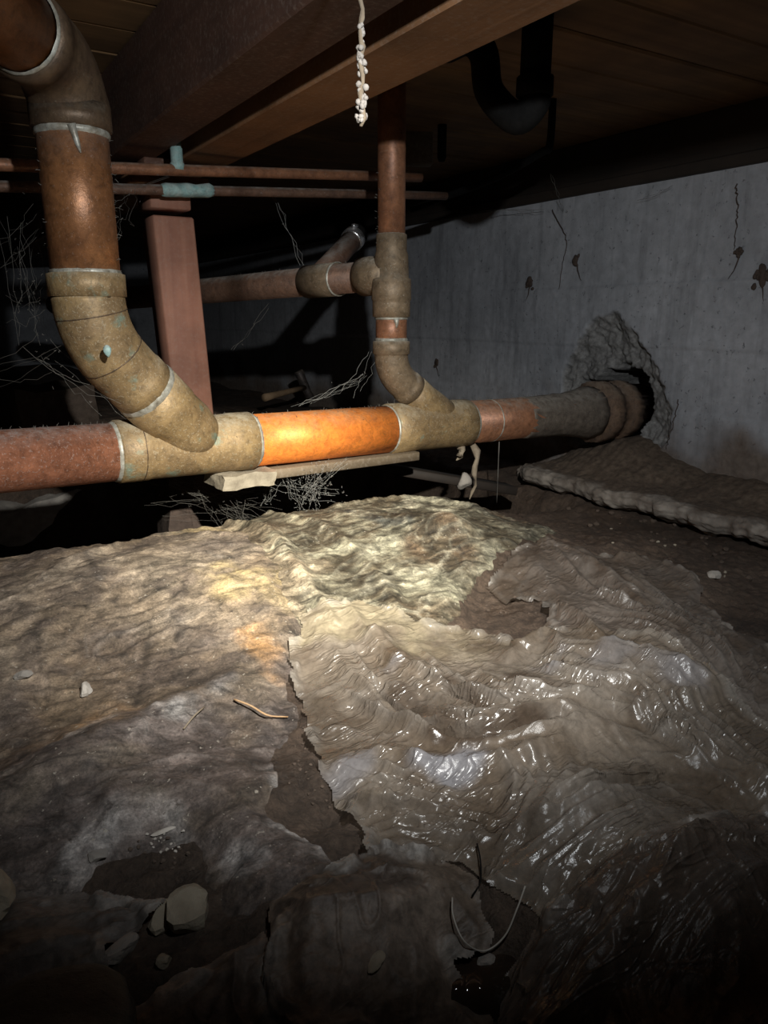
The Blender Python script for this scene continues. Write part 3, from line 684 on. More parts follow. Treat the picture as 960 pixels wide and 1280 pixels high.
# 4 big clear sheet through the middle
mid = lerp3((0.17, 0.13, 0.095), (0.29, 0.24, 0.19), np.clip(0.5+fbm(GX*6, GY*6, 181, 4), 0, 1))
g4 = np.clip(np.clip((GX*0.55-GY+0.75)/0.25, 0, 1)+0.25*sB, 0.1, 1)
w1, cm = drape(6, 191, -0.5, 2.4, 0.007, 0.003, 0.0018)
fn = np.maximum.reduce([fan(((395, 790), (425, 850), (490, 895), (570, 925), (660, 925), (770, 890)), ((480, 780), (540, 820), (600, 860), (680, 880), (760, 880), (850, 870)), 7, 0.011, 0.016),
    fan(((405, 935), (470, 940), (540, 960), (630, 985)), ((450, 1045), (500, 1035), (560, 1035), (610, 1040)), 8, 0.009, 0.011), fan(((610, 830), (660, 870), (740, 890), (860, 880)), ((640, 800), (720, 820), (800, 830), (890, 850)), 4, 0.010, 0.018),
    fan(((700, 840), (780, 870), (870, 930), (960, 980)), ((780, 820), (860, 860), (930, 910), (1000, 960)), 6, 0.009, 0.014), fan(((600, 1060), (680, 1020), (760, 980), (840, 940)), ((640, 1110), (720, 1090), (800, 1050), (900, 1000)), 5, 0.011, 0.020),
    fan(((600, 940), (660, 960), (640, 1000), (610, 1030)), ((700, 920), (720, 960), (690, 1000), (650, 1050)), 5, 0.010, 0.014)])
wr = w1+0.001*mud2+fn-fold(((470, 850), (520, 895), (570, 920), (640, 920), (700, 905)), 0.022, 0.014)-fold(((690, 1020), (760, 985), (830, 945)), 0.018, 0.012)-fold(((555, 860), (585, 880), (605, 895)), 0.014, 0.010)-fold(((480, 1000), (540, 1005), (600, 1015)), 0.012, 0.009); cm = np.clip(cm*0.5+fn/0.012, 0, 1)
mid = whiten(muddy(mid, 0.6, (0.13, 0.095, 0.065)), cm, k=0.35)
pale = np.maximum.reduce([0.9*near(((520, 945), (560, 955), (590, 945)), 0.03), 0.8*near(((680, 830), (700, 820)), 0.03), 0.6*near(((480, 835), (495, 830)), 0.02), 0.5*near(((740, 830), (820, 835), (880, 850)), 0.04), 0.6*near(((410, 960), (450, 940)), 0.03)])
mid = mid*(1-pale)[..., None]+np.array([0.36, 0.36, 0.39])*pale[..., None]  # glare on the film painted in as pale lilac patches
grub_shade = np.maximum.reduce([0.9*near(((540, 915), (600, 925), (680, 912)), 0.012), 0.9*near(((650, 845), (680, 860)), 0.035), 0.7*near(((500, 860), (560, 905)), 0.02), 0.6*near(((560, 850), (600, 885)), 0.015)])  # a dirt patch, plus painted shade along the fold gaps
mid = mid*(1-grub_shade)[..., None]+np.array([0.10, 0.072, 0.052])*grub_shade[..., None]
tb = near(((372, 785), (440, 768), (520, 782)), 0.10); mid = mid*(1-tb)[..., None]+np.array([0.38, 0.32, 0.22])*tb[..., None]
wr += fold(((400, 790), (430, 830), (480, 880), (560, 915), (640, 915), (700, 900), (760, 870)), 0.016, 0.03, taper=True)
wr += fold(((470, 800), (540, 850), (600, 880), (680, 870)), 0.014, 0.03)+fold(((440, 780), (500, 840), (580, 890)), 0.010, 0.025)
wr += fold(((600, 840), (640, 870), (720, 885), (800, 880), (880, 860)), 0.012, 0.022)+fold(((640, 810), (690, 790), (700, 820), (740, 820), (890, 850)), 0.016, 0.03)
wr += fold(((470, 930), (560, 950), (640, 950), (700, 930)), 0.014, 0.03)+fold(((400, 960), (480, 1000), (560, 1005), (610, 1010)), 0.010, 0.018)+fold(((420, 985), (500, 990), (600, 1025)), 0.010, 0.018)+fold(((670, 1030), (740, 990), (820, 945)), 0.020, 0.03, one=1)
wr += fold(((690, 835), (780, 850), (850, 900), (960, 960)), 0.012, 0.03)
sheet('plastic_sheet', 'film_clear', 'large wrinkled dirt-filmed clear plastic sheet across the middle and right',
      ((372, 785), (440, 765), (520, 780), (580, 780), (640, 790), (660, 778), (700, 790), (745, 795), (820, 800), (885, 830), (960, 880), (1060, 930), (1080, 1080), (960, 1060), (800, 1100), (680, 1120), (610, 1070), (560, 1045), (470, 1062), (445, 1010), (410, 970), (395, 945), (400, 925), (378, 880), (362, 820)), 0.012, wr, mid, g4, edge_dip=0.0, seed=230)

# 5 dark clear sheet lower right
dkc = lerp3((0.13, 0.10, 0.08), (0.22, 0.175, 0.145), np.clip(0.5+fbm(GX*6, GY*6, 231, 4), 0, 1))
w1, cm = drape(7, 241, 0.8, 2.2, 0.010, 0.004, 0.002)
fn = np.maximum(fan(((860, 1210), (900, 1170), (960, 1130)), ((800, 1190), (880, 1130), (960, 1080)), 8, 0.009, 0.010), fan(((640, 1180), (700, 1150), (760, 1130)), ((700, 1230), (760, 1190), (830, 1150)), 5, 0.010, 0.014))
wr = w1+fn; cm = np.clip(cm*0.6+fn/0.012, 0, 1); dkc = whiten(muddy(dkc, 0.5, (0.06, 0.045, 0.035)), cm, (0.3, 0.28, 0.26), 0.3)
wr += fold(((690, 1240), (780, 1190), (850, 1100), (900, 1040), (960, 990)), 0.018, 0.05, one=1)+fold(((650, 1160), (700, 1120), (760, 1110)), 0.016, 0.03)
sheet('plastic_sheet', 'film_clear_dark', 'dark glossy plastic sheet folded up in the lower right corner',
      ((620, 1160), (670, 1115), (760, 1100), (850, 1060), (930, 1000), (1040, 960), (1200, 1000), (1200, 1500), (800, 1500), (700, 1300), (650, 1260), (620, 1220)), 0.014, wr, dkc, 0.85, edge_dip=0.0, seed=250)

# 6 slick swollen sheet, bottom middle
w1, cm = drape(8, 261, 0.3, 1.8, 0.008, 0.004, 0.0015)
wr = w1+fold(((340, 1160), (420, 1145), (500, 1125), (590, 1110)), 0.010, 0.03)+bumpat(440, 1190, 0.07, 0.012, 0.05)
wr += fold(((360, 1120), (420, 1090), (480, 1060)), 0.014, 0.03)
sheet('plastic_sheet', 'film_slick', 'slick grey-brown film swollen over the ground at the bottom middle',
      ((345, 1165), (330, 1120), (420, 1085), (470, 1062), (540, 1052), (600, 1075), (608, 1115), (560, 1140), (590, 1165), (620, 1210), (520, 1230), (440, 1255), (390, 1262), (350, 1240)), 0.014, wr, muddy(lerp3((0.12, 0.09, 0.065), (0.22, 0.175, 0.14), np.clip(0.5+sB, 0, 1)), 0.7, (0.06, 0.042, 0.032)), 0.7, edge_dip=0.0, seed=270)
# 7 dark film lower left
w1, cm = drape(8, 281, 0.4, 1.8, 0.008, 0.005, 0.002)
wr = w1+fold(((0, 1190), (90, 1150), (200, 1110)), 0.012, 0.04)
sheet('plastic_sheet', 'film_slick', 'dark muddy film sheet at the lower left beside the pale stones',
      ((-300, 1095), (0, 1088), (120, 1082), (210, 1105), (170, 1125), (130, 1150), (120, 1190), (60, 1215), (0, 1260), (-300, 1400)), 0.010, wr, lerp3((0.07, 0.06, 0.05), (0.15, 0.13, 0.115), np.clip(0.5+sB, 0, 1)), 0.6, edge_dip=0.0, seed=290)
# 8 film strip bottom
w1, cm = drape(8, 301, 0.7, 1.8, 0.010, 0.006, 0.002)
wr = w1+fold(((130, 1270), (220, 1215), (330, 1160)), 0.012, 0.03)
sheet('plastic_sheet', 'film_slick', 'dirty film sheet along the bottom edge between boot and swollen film',
      ((120, 1290), (170, 1230), (240, 1185), (320, 1150), (345, 1180), (350, 1250), (400, 1275), (560, 1262), (640, 1290), (560, 1500), (100, 1500)), 0.008, wr, lerp3((0.10, 0.08, 0.065), (0.20, 0.165, 0.14), np.clip(0.5+sB, 0, 1)), 0.5, edge_dip=0.0, seed=310)

def top_at(x, y):
    """height of whatever covers the soil at world (x, y)"""
    i = np.argmin(np.abs(rr-math.hypot(x, y))); j = np.argmin(np.abs(az+YAW-math.atan2(x, y))); return TOP[i, j]
def ground_px(px, py):
    z = EYE-0.43
    for _ in range(6): p = pz(px, py, z); z = 0.5*z+0.5*top_at(p[0], p[1])
    return pz(px, py, z)

# puddles
def puddle(px, py, rx, ry, label, dz=0.0):
    c = ground_px(px, py); n = 28; V = [c]; 
    for k in range(n):
        a_ = 2*math.pi*k/n; q = 1+0.25*math.sin(3*a_+px)+0.12*math.sin(7*a_); V.append(c+np.array([rx*q*math.cos(a_), ry*q*math.sin(a_), 0]))
    V = np.array(V); V[:, 2] = c[2]+dz; B = V.copy(); B[:, 2] -= 0.02
    f = [[0, 1+k, 1+(k+1) % n] for k in range(n)]+[[1+k, n+2+k, n+2+(k+1) % n, 1+(k+1) % n] for k in range(n)]
    tag(make('puddle', np.vstack([V, B]), f, 'water'), label, 'puddle')
puddle(590, 1225, 0.05, 0.022, 'small dark puddle at the bottom below the swollen film', 0.010)

# ------------------------------------------------------------------ copper drain
DIA = 0.105; RP = DIA/2; HUB = RP*1.09
def M(x): return pix(x, 577-0.0838*x, DIA*F_PX/(79-0.0436*x))
ax = unit(M(680)-M(0))
drain = empty('copper_drain_pipe', M(300)-np.array([0, 0, RP]), 'soldered copper drain line with two branch fittings running into the wall', 'pipe')
def part(name, vf, mat, parent=drain, label=None):
    o = make(name, vf[0], vf[1], mat, parent)
    if label: o['label'] = label
    return o
def ring(name, c, d, r, parent, mat='solder', th=0.0022, w=0.004, seed=0, label=None):
    d = unit(d); P = [c-d*w, c-d*w*0.5, c, c+d*w*0.5, c+d*w]
    return part(name, tube(P, [r*0.99, r+th*0.8, r+th, r+th*0.7, r*0.99], 48, False, 0.006, seed), mat, parent, label)
Lend = M(0)-ax*0.9
P, r_ = straight(Lend, M(150), [(0, RP), (0.5, RP), (1, RP)]); part('pipe_section', tube(P, r_, 56), 'copper_pinkish', label='dusty pinkish copper pipe')
P, r_ = straight(M(305), M(482), [(0, RP), (0.5, RP), (1, RP)]); part('pipe_section', tube(P, r_, 56), 'copper_bright', label='bright orange copper pipe')
P, r_ = straight(M(578), M(775), [(0, RP), (0.5, RP), (1, RP)]); part('pipe_section', tube(P, r_, 56), 'copper_aged', label='aged grimy copper pipe')

# first wye
B0 = M(252); E1 = pix(115, 422, 1.21)
bd = unit(E1-B0)
mb = MB()
P, r_ = straight(M(143), M(313), [(0, RP*1.01), (0.012, HUB), (0.20, HUB), (0.225, HUB*0.975), (0.55, HUB*0.99), (0.80, HUB*0.985), (0.82, HUB*1.01), (0.985, HUB*1.01), (1, RP*1.01)]); mb.add(*tube(P, r_, 56))
Lb = np.linalg.norm(E1-B0)
s0 = B0+bd*0.0; s1 = B0+bd*(Lb*0.545)
P, r_ = straight(s0, s1, [(0, RP*0.98), (0.35, HUB*1.03), (0.62, HUB*0.99), (0.64, HUB*1.03), (0.985, HUB*1.03), (1, RP*1.01)]); mb.add(*tube(P, r_, 56))
wye1 = mb.build('wye_fitting', 'bronze_fitting', drain)
wye1['label'] = 'tan cast branch fitting on the left'
ring('solder_ring', M(143), ax, RP, wye1, seed=1, w=0.006); ring('solder_ring', M(313), ax, RP, wye1, seed=2, w=0.006, th=0.003)
ring('solder_ring', s1+bd*0.003, bd, HUB*0.99, wye1, seed=3, w=0.009)
for k, xx in enumerate((172,)): ring('seam', M(xx), ax, HUB*0.99, wye1, 'bronze_dark', 0.0012, 0.0015)
# cast mark on its side (raised short bars)
# 45 elbow below the stack
E1up = E1+np.array([0, 0, 0.062])
p1, arc, p2 = bend(B0, E1, E1+np.array([0, 0, 0.5]), 0.155, 18)
start = s1+bd*0.004
P = [start, start+bd*0.002, start+bd*0.030, start+bd*0.032]+list(arc)+[E1up, E1up+np.array([0, 0, 0.002]), E1up+np.array([0, 0, 0.036]), E1up+np.array([0, 0, 0.038])]
P = [p for i, p in enumerate(P)]
rad = [RP, HUB*1.0, HUB*1.0, HUB*0.97]+[HUB*0.985]*len(arc)+[HUB*0.985, HUB*1.04, HUB*1.04, RP]
# keep the path monotonic
keepP = []; keepR = []
for p, q in zip(P, rad):
    if keepP and np.linalg.norm(p-keepP[-1]) < 1e-5: continue
    keepP.append(p); keepR.append(q)
el = part('elbow_fitting', tube(keepP, keepR, 56), 'bronze_fitting', label='tan cast elbow turning up into the stack')
ST0 = E1up+np.array([0, 0, 0.034]); ring('solder_ring', ST0+np.array([0, 0, 0.005]), (0, 0, 1), RP, el, seed=4)
for k_ in (3, 13):
    ring('seam', arc[k_], arc[k_+1]-arc[k_-1], HUB*0.985, el, 'bronze_dark', 0.0010, 0.0012)
mk = pix(134, 440, 1.21-0.0555)
part('cast_mark', rock(mk, (0.012, 0.012, 0.018), 5, 6), 'verdigris_strap', el, 'small raised green cast mark')
# stack
zt = pix(94, 165, 1.132)[2]
ST1 = np.array([E1[0], E1[1], zt]); P, r_ = straight(ST0, ST1, [(0, RP), (0.5, RP), (1, RP)]); part('stack_pipe', tube(P, r_, 56), 'copper_stack', label='glossy reddish-brown vertical copper pipe')
up = np.array([0, 0, 1.0])
K = ST1+up*0.085; out = unit(pix(-30, -10, 0.90)-K)
p1, arc, p2 = bend(ST1, K, K+out*0.4, 0.075, 16)
P = [ST1, ST1+up*0.003, ST1+up*0.036, ST1+up*0.038]+[a_ for a_ in arc if a_[2] > ST1[2]+0.04]
q = P[-1]; P += [q+out*0.02, q+out*0.022, q+out*0.05, q+out*0.052]
rad = [RP, HUB*1.03, HUB*1.03, HUB]+[HUB*1.0]*(len(P)-8)+[HUB*1.0, HUB*1.05, HUB*1.05, RP]
el2 = part('elbow_fitting', tube(P, rad, 56), 'bronze_dark', label='cast elbow at the top of the stack, coloured dark for weak light')
ring('solder_ring', ST1-up*0.003, up, RP, el2, seed=6, w=0.006, th=0.003); ring('solder_ring', P[-1]+out*0.002, out, RP*1.04, el2, seed=7)
dr = ST1-up*0.004+unit(np.array([0, 0, EYE])*np.array([1, 1, 0])-np.array([ST1[0], ST1[1], 0]))*(RP+0.0005)
part('solder_drip', tube([dr+up*0.004, dr-up*0.008+np.array([0.003, 0, 0]), dr-up*0.022+np.array([0.006, -.001, 0]), dr-up*0.034+np.array([0.009, -.002, 0])], [0.007, 0.005, 0.004, 0.001], 10), 'solder', el2, 'pale solder run down the pipe')
e_ = P[-1]; part('branch_pipe', tube([e_-out*0.02, e_+out*0.3, e_+out*0.62], RP, 56), 'copper_stack', label='dark copper pipe leaving over the left')

# second wye and the smaller riser
B2 = M(560); E2 = pix(489, 465, 1.65); bd2 = unit(E2-B2); R2 = 0.034; H2 = 0.0385; RS = 0.0290
mb = MB()
P, r_ = straight(M(484), M(582), [(0, RP*1.01), (0.012, HUB), (0.28, HUB), (0.30, HUB*0.975), (0.80, HUB*0.98), (0.82, HUB*1.0), (0.985, HUB*1.0), (1, RP*1.01)]); mb.add(*tube(P, r_, 56))
L2 = np.linalg.norm(E2-B2); s2 = B2+bd2*L2*0.66
P, r_ = straight(B2, s2, [(0, H2*1.2), (0.45, H2*1.12), (0.75, H2*1.02), (0.98, H2*1.02), (1, R2)]); mb.add(*tube(P, r_, 48))
wye2 = mb.build('wye_fitting', 'bronze_fitting', drain); wye2['label'] = 'tan cast branch fitting under the slim riser'
ring('solder_ring', M(484), ax, RP, wye2, 'solder', seed=8, w=0.003, th=0.0015); ring('solder_ring', M(582), ax, RP, wye2, seed=9, w=0.006)
ring('solder_ring', M(612), ax, RP, wye2, seed=10, w=0.0025, th=0.001)
E2u = E2+up*0.066
p1, arc, p2 = bend(B2, E2, E2+up*0.4, 0.075, 14)
st = s2; P = [st, st+bd2*0.002, st+bd2*0.02, st+bd2*0.022]
P = P+[a_ for a_ in arc if np.dot(a_-P[-1], bd2) > 0.001 or a_[2] > E2[2]]+[E2u-up*0.028, E2u-up*0.026, E2u, E2u+up*0.002]
rad = [R2, H2*1.0, H2*1.0, H2*0.95]+[H2*0.96]*(len(P)-8)+[H2*0.97, H2*1.06, H2*1.06, R2]
el3 = part('elbow_fitting', tube(P, rad, 48), 'bronze_grimy', label='dusty cast elbow below the slim riser'); ring('solder_ring', E2u+up*0.004, up, R2, el3, seed=11, w=0.004)
def riser(py):  # height on the riser's axis that shows at image row py
    lo, hi = 0.0, 1.2
    for _ in range(40):
        m_ = (lo+hi)/2; v_ = np.array([E2[0], E2[1], m_])-np.array([0, 0, EYE]); 
        yo = math.sin(YAW)*v_[0]+math.cos(YAW)*v_[1]; cy = yo*math.sin(PITCH)+v_[2]*math.cos(PITCH); d = yo*math.cos(PITCH)-v_[2]*math.sin(PITCH)
        if 640-cy/d*F_PX > py: lo = m_
        else: hi = m_
    return np.array([E2[0], E2[1], lo])
P, r_ = straight(riser(440), riser(385), [(0, R2), (1, R2)]); rp = part('riser_pipe', tube(P, r_, 48), 'copper_aged')
ring('solder_ring', riser(398), up, R2, rp, seed=12, w=0.003); part('solder_drip', tube([riser(398)+np.array([-0.009, -0.033, 0]), riser(405)+np.array([-0.008, -0.034, 0]), riser(410)+np.array([-0.008, -0.033, 0])], [0.007, 0.004, 0.001], 8), 'solder', rp)
# sanitary tee: hub, body, side outlet
mb = MB()
a_, b_ = riser(397), riser(292)
P, r_ = straight(a_, b_, [(0, R2), (0.01, H2*1.06), (0.17, H2*1.06), (0.20, H2*1.06), (0.22, H2*1.12), (0.46, H2*1.10), (0.48, H2*0.98), (0.75, H2*0.93), (0.80, RS*1.13), (0.985, RS*1.13), (1, RS)]); mb.add(*tube(P, r_, 48))
T0 = riser(343); AR0 = pix(400, 349, 1.74); AR1 = pix(255, 364, 2.05); ad = unit(AR1-T0)
RA = 0.033
P, r_ = straight(T0, T0+ad*0.085, [(0, H2), (0.5, H2*1.0), (0.62, H2*1.08), (0.98, H2*1.08), (1, RA)]); mb.add(*tube(P, r_, 48))
tee = mb.build('tee_fitting', 'bronze_grimy', drain); tee['label'] = 'dusty cast tee joining the side arm'
ring('solder_ring', riser(296), up, RS, tee, seed=13, w=0.005, th=0.002); ring('solder_ring', T0+ad*0.089, ad, RA, tee, seed=14, w=0.003)
P, r_ = straight(riser(298), np.array([E2[0], E2[1], DECK+0.02]), [(0, RS), (0.5, RS), (1, RS)]); part('riser_pipe', tube(P, r_, 40), 'copper_aged', label='slim copper riser going up past the plank beam')
# side arm going left behind
ARc = T0+ad*0.42
mb = MB(); P, r_ = straight(T0+ad*0.08, T0+ad*1.6, [(0, RA), (0.5, RA), (1, RA)]); arm = part('side_arm_pipe', tube(P, r_, 40), 'copper_dull', label='dull dusty copper arm running left behind the post')
c0 = T0+ad*0.17
P, r_ = straight(c0-ad*0.005, c0+ad*0.10, [(0, RA), (0.02, RA*1.14), (0.98, RA*1.14), (1, RA)]); fit = part('branch_collar', tube(P, r_, 40), 'bronze_grimy')
ring('solder_ring', c0-ad*0.006, ad, RA*1.1, fit, seed=15, w=0.003); ring('solder_ring', c0+ad*0.10, ad, RA, fit, seed=16, w=0.003)
cb = c0+ad*0.07; ce = pix(441, 299, 1.88); cd = unit(ce-cb)
part('cleanout_branch', tube([cb, cb+(ce-cb)*0.5, ce], [0.028, 0.026, 0.026], 32), 'copper_dull')
clp = part('hose_clamp', tube([ce-cd*0.012, ce-cd*0.010, ce+cd*0.010, ce+cd*0.012], [0.026, 0.0295, 0.0295, 0.026], 32), 'steel_band', label='shiny steel band clamp')
part('clamp_screw', box(ce+np.array([0.0, -0.012, 0.03]), (0.022, 0.010, 0.010), rotz(0.5), 0.002), 'steel_band', clp)
part('end_cap', tube([ce+cd*0.010, ce+cd*0.03, ce+cd*0.034], [0.0275, 0.0275, 0.02], 32), 'black_plastic')
# hub at the wall
hA, hB = M(700), M(800)
P, r_ = straight(hA, hB, [(0, RP*1.05), (0.20, RP*1.16), (0.34, RP*1.34), (0.36, RP*1.36), (0.365, RP*1.60), (0.44, RP*1.64), (0.50, RP*1.60), (0.505, RP*1.46), (0.62, RP*1.44), (0.625, RP*1.58), (0.74, RP*1.56), (0.75, RP*1.35), (1, RP*1.3)])
v, f = tube(P, r_, 64, True, 0.022, 5); hub = part('wall_hub', (v, f), 'rusty_hub', label='rusty bell-shaped hub where the pipe enters the wall')
P, r_ = straight(M(650), M(736), [(0, RP*1.008), (0.05, RP*1.015), (0.1, RP*1.02), (0.2, RP*1.025), (0.3, RP*1.04), (0.4, RP*1.05), (0.5, RP*1.07), (0.6, RP*1.10), (0.7, RP*1.16), (0.8, RP*1.24), (0.9, RP*1.32), (1, RP*1.38)]); part('grime_sleeve', tube(P, r_, 48, True, 0.016, 8), 'pipe_grime', hub, 'grey dirt-caked pipe end')

# pipe hanger clods at the pipe's underside
def drip(px, py, d, ln, r, label, mat='fiber', sway=0.01, name='root'):
    p = pix(px, py, d); Q = [p]; R_ = [r]
    for k in range(1, 9): Q.append(p+np.array([sway*math.sin(k*1.3), sway*math.cos(k*0.9)-sway, -ln*k/8])); R_.append(r*(1.1-0.11*k+0.25*math.sin(k*2.1)))
    tag(make(name, *tube(Q, np.maximum(R_, r*0.15), 10, True, 0.15, int(px)), mat), label, 'root')
dd = DIA*F_PX/(79-0.0436*590)
drip(591, 556, dd-0.02, 0.135, 0.0075, 'pale ragged root hanging from the drain pipe to the crusted sheet')
drip(573, 557, dd-0.02, 0.035, 0.008, 'short pale stub hanging under the drain pipe beside the ragged root')
drip(624, 552, dd+0.05, 0.16, 0.0012, 'thin straight strand hanging from the drain pipe near the footing', 'web_dusty', 0.0, 'strand')

def lumpbox(c, size, seed, rot=0.0, amp=0.006, n=8):
    """broken concrete / stone slab with uneven faces"""
    rg = np.random.default_rng(seed); v = []; f = []
    def face(o_, a_, b_):
        base = len(v)
        for i in range(n+1):
            for j in range(n+1): v.append(np.array(o_)+np.array(a_)*i/n+np.array(b_)*j/n)
        for i in range(n):
            for j in range(n): k = base+i*(n+1)+j; f.append([k, k+1, k+n+2, k+n+1])
    x, y, z = [s/2 for s in size]
    face((-x, -y, z), (0, 2*y, 0), (2*x, 0, 0)); face((-x, -y, -z), (2*x, 0, 0), (0, 2*y, 0))
    face((-x, -y, -z), (0, 0, 2*z), (2*x, 0, 0)); face((-x, y, -z), (2*x, 0, 0), (0, 0, 2*z))
    face((-x, -y, -z), (0, 2*y, 0), (0, 0, 2*z)); face((x, -y, -z), (0, 0, 2*z), (0, 2*y, 0))
    V = np.array(v); k = rg.uniform(0, 9, 6); L = max(size)
    for fr in (2.5, 6, 13):
        s = amp*2.5/fr**0.8
        V = V+s*np.stack([np.sin(V[:, 1]/L*fr*3+k[0])*np.cos(V[:, 2]/L*fr*4+k[1]), np.sin(V[:, 0]/L*fr*3+k[2])*np.cos(V[:, 2]/L*fr*4+k[3]), np.sin(V[:, 0]/L*fr*3.3+k[4])*np.cos(V[:, 1]/L*fr*3+k[5])], 1)
    return V@rotz(rot).T+np.asarray(c), f
# ------------------------------------------------------------------ wooden post under the girder
PN = np.array([0.525, 1.76])
post_top = EYE+0.235
tag(make('concrete_pier', *lumpbox((PN[0]+0.025, PN[1]+0.02, (EYE-0.357-0.22)/2), (0.16, 0.14, EYE-0.357+0.22), 12, 0.0, 0.005, 8), 'mud_nest'), 'pier in the trench under the wooden post, coloured dark to stand for shade', 'pier')  # very dark colour stands in for the pipe's shadow on the pier
po = empty('wooden_post', (PN[0]+0.02, PN[1], EYE-0.355), 'reddish-brown square wooden post behind the drain pipe', 'post')
v, f = box((PN[0], PN[1], (post_top+EYE-0.355)/2-0.012), (0.092, 0.092, post_top-EYE+0.355-0.024), bev=0.004)
v[:, 0] += (post_top-v[:, 2])*0.045
part('shaft', (v, f), 'wood_post', po); 
v, f = box((PN[0], PN[1], post_top+0.0), (0.088, 0.092, 0.07), bev=0.003); 
part('block', box((PN[0]-0.004, PN[1], post_top+0.012), (0.090, 0.094, 0.045), rotz(0.03), 0.003), 'wood_post', po, 'short wooden packing block')
part('cap_board', box((PN[0]-0.005, PN[1]-0.005, post_top+0.046), (0.17, 0.11, 0.020), rotz(0.05), 0.002), 'wood_batten', po)
part('shim', box((PN[0]-0.01, PN[1], post_top+0.074), (0.088, 0.09, 0.034), None, 0.003), 'wood_beam_dark', po)

# ------------------------------------------------------------------ supply pipes
def px_path(pts, n=24):
    A = np.array([pix(*p) for p in pts]); s = np.linspace(0, len(A)-1, n)
    return np.stack([np.interp(s, np.arange(len(A)), A[:, k]) for k in range(3)], 1)
s0 = pix(-160, 201, 1.20); s1 = pix(430, 219, 1.72); sdv = s1-s0
su = empty('supply_pipe', s0, 'upper thin copper water pipe passing behind the tall stack', 'pipe')
part('pipe', tube([s0-sdv*0.3, s0, (s0+s1)/2, s1, s1+sdv*0.25], 0.011, 24), 'copper_aged', su)
q = s0+sdv*((222+160)/590.0*0.93)
q = min((s0+sdv*t for t in np.linspace(0, 1, 400)), key=lambda p: abs(np.dot(p-pix(222, 205, 1.5), np.cross(pix(222, 205, 1.5)-np.array([0, 0, EYE]), [0, 0, 1]))))
tp = part('tee_riser', tube([q, q+up*0.012, q+up*0.014, q+up*0.04, q+up*0.042, q+up*0.07], [0.014, 0.014, 0.012, 0.012, 0.010, 0.010], 20), 'verdigris_strap', su, 'bluish corroded copper riser')
hk = [q+up*0.07+np.array([0.0, 0, 0]), q+up*0.085+np.array([-0.008, 0, 0]), q+up*0.10+np.array([-0.012, 0.0, 0]), q+up*0.115+np.array([-0.006, 0, 0])]
part('wire_hook', tube(hk, 0.003, 8), 'fiber', su)
s0 = pix(140, 236, 1.50); s1 = pix(470, 243, 1.86); sdv = s1-s0
su2 = empty('supply_pipe', s0, 'lower dull water pipe strapped on top of the wooden post', 'pipe')
part('pipe', tube([s0-sdv*0.8, s0, s1, s1+sdv*0.35], 0.0105, 24), 'copper_dull', su2)
q = s0+sdv*0.24; sd_ = unit(sdv)
stp = part('strap', tube([q-sd_*0.055, q-sd_*0.045, q-sd_*0.02, q, q+sd_*0.02, q+sd_*0.05, q+sd_*0.06], [0.011, 0.0135, 0.0125, 0.015, 0.0125, 0.014, 0.011], 18, True, 0.08, 2), 'verdigris_strap', su2, 'pale green corroded strap')

# ------------------------------------------------------------------ black trap and pipes in the shadow by the wall
tr_ = empty('waste_trap', pix(650, 165, 1.25), 'black curved waste trap in the shadow above the concrete wall', 'pipe')
c1 = pix(671, 20, 1.25); cz = pix(671, 128, 1.25)
A_ = pix(668, 120, 1.25); top_ = np.array([A_[0], A_[1], DECK]); u_b = pix(645, 148, 1.27); lft = pix(612, 115, 1.30); lft2 = pix(604, 75, 1.31); farp = pix(560, 60, 1.42)
def smoothpath(pts, n=40):
    P = np.array(pts); k = len(P); out_ = []
    Q = np.vstack([2*P[0]-P[1], P, 2*P[-1]-P[-2]])
    for s in np.linspace(0, k-1-1e-6, n):
        i = int(s); t_ = s-i; a, b, c, d = Q[i:i+4]
        out_.append(0.5*((2*b)+(-a+c)*t_+(2*a-5*b+4*c-d)*t_**2+(-a+3*b-3*c+d)*t_**3))
    return np.array(out_)
part('inlet', tube([top_, A_], 0.0255, 28), 'black_plastic', tr_)
part('u_bend', tube(smoothpath([A_+up*0.01, A_-up*0.012, u_b, lft, lft2+np.array([0, 0, 0.01]), pix(585, 50, 1.36), farp], 44), 0.0255, 28), 'black_plastic', tr_)
part('slip_nut', tube([A_+up*0.03, A_+up*0.028, A_-up*0.0, A_-up*0.002], [0.026, 0.031, 0.031, 0.026], 14), 'black_plastic', tr_)
vp = pix(687, 190, 1.75); lo_ = np.array([vp[0], vp[1], vp[2]])
tag(make('black_cable', *tube(smoothpath([np.array([vp[0], vp[1], DECK]), vp+up*0.15, vp+up*0.02, vp+np.array([-0.01, 0.02, 0]), px_at(620, 222, vp[0]), px_at(560, 245, vp[0]), px_at(515, 262, vp[0])], 50), 0.009, 12), 'black_plastic'), 'black cable dropping from the deck and running along the upper wall', 'cable')
vp = pix(553, 150, 1.95)
tag(make('vent_pipe', *tube([np.array([vp[0], vp[1], DECK]), vp, vp-up*0.09, vp-up*0.10], [0.012, 0.012, 0.012, 0.008], 16), 'black_plastic'), 'thin black vertical pipe behind the copper riser', 'pipe')
sc = pix(522, 175, 2.05)
tag(make('wood_block', *box(sc, (0.08, 0.05, 0.13), rotz(-0.5), 0.003), 'wood_scrap'), 'small pale wooden block hanging behind the copper riser', 'block')

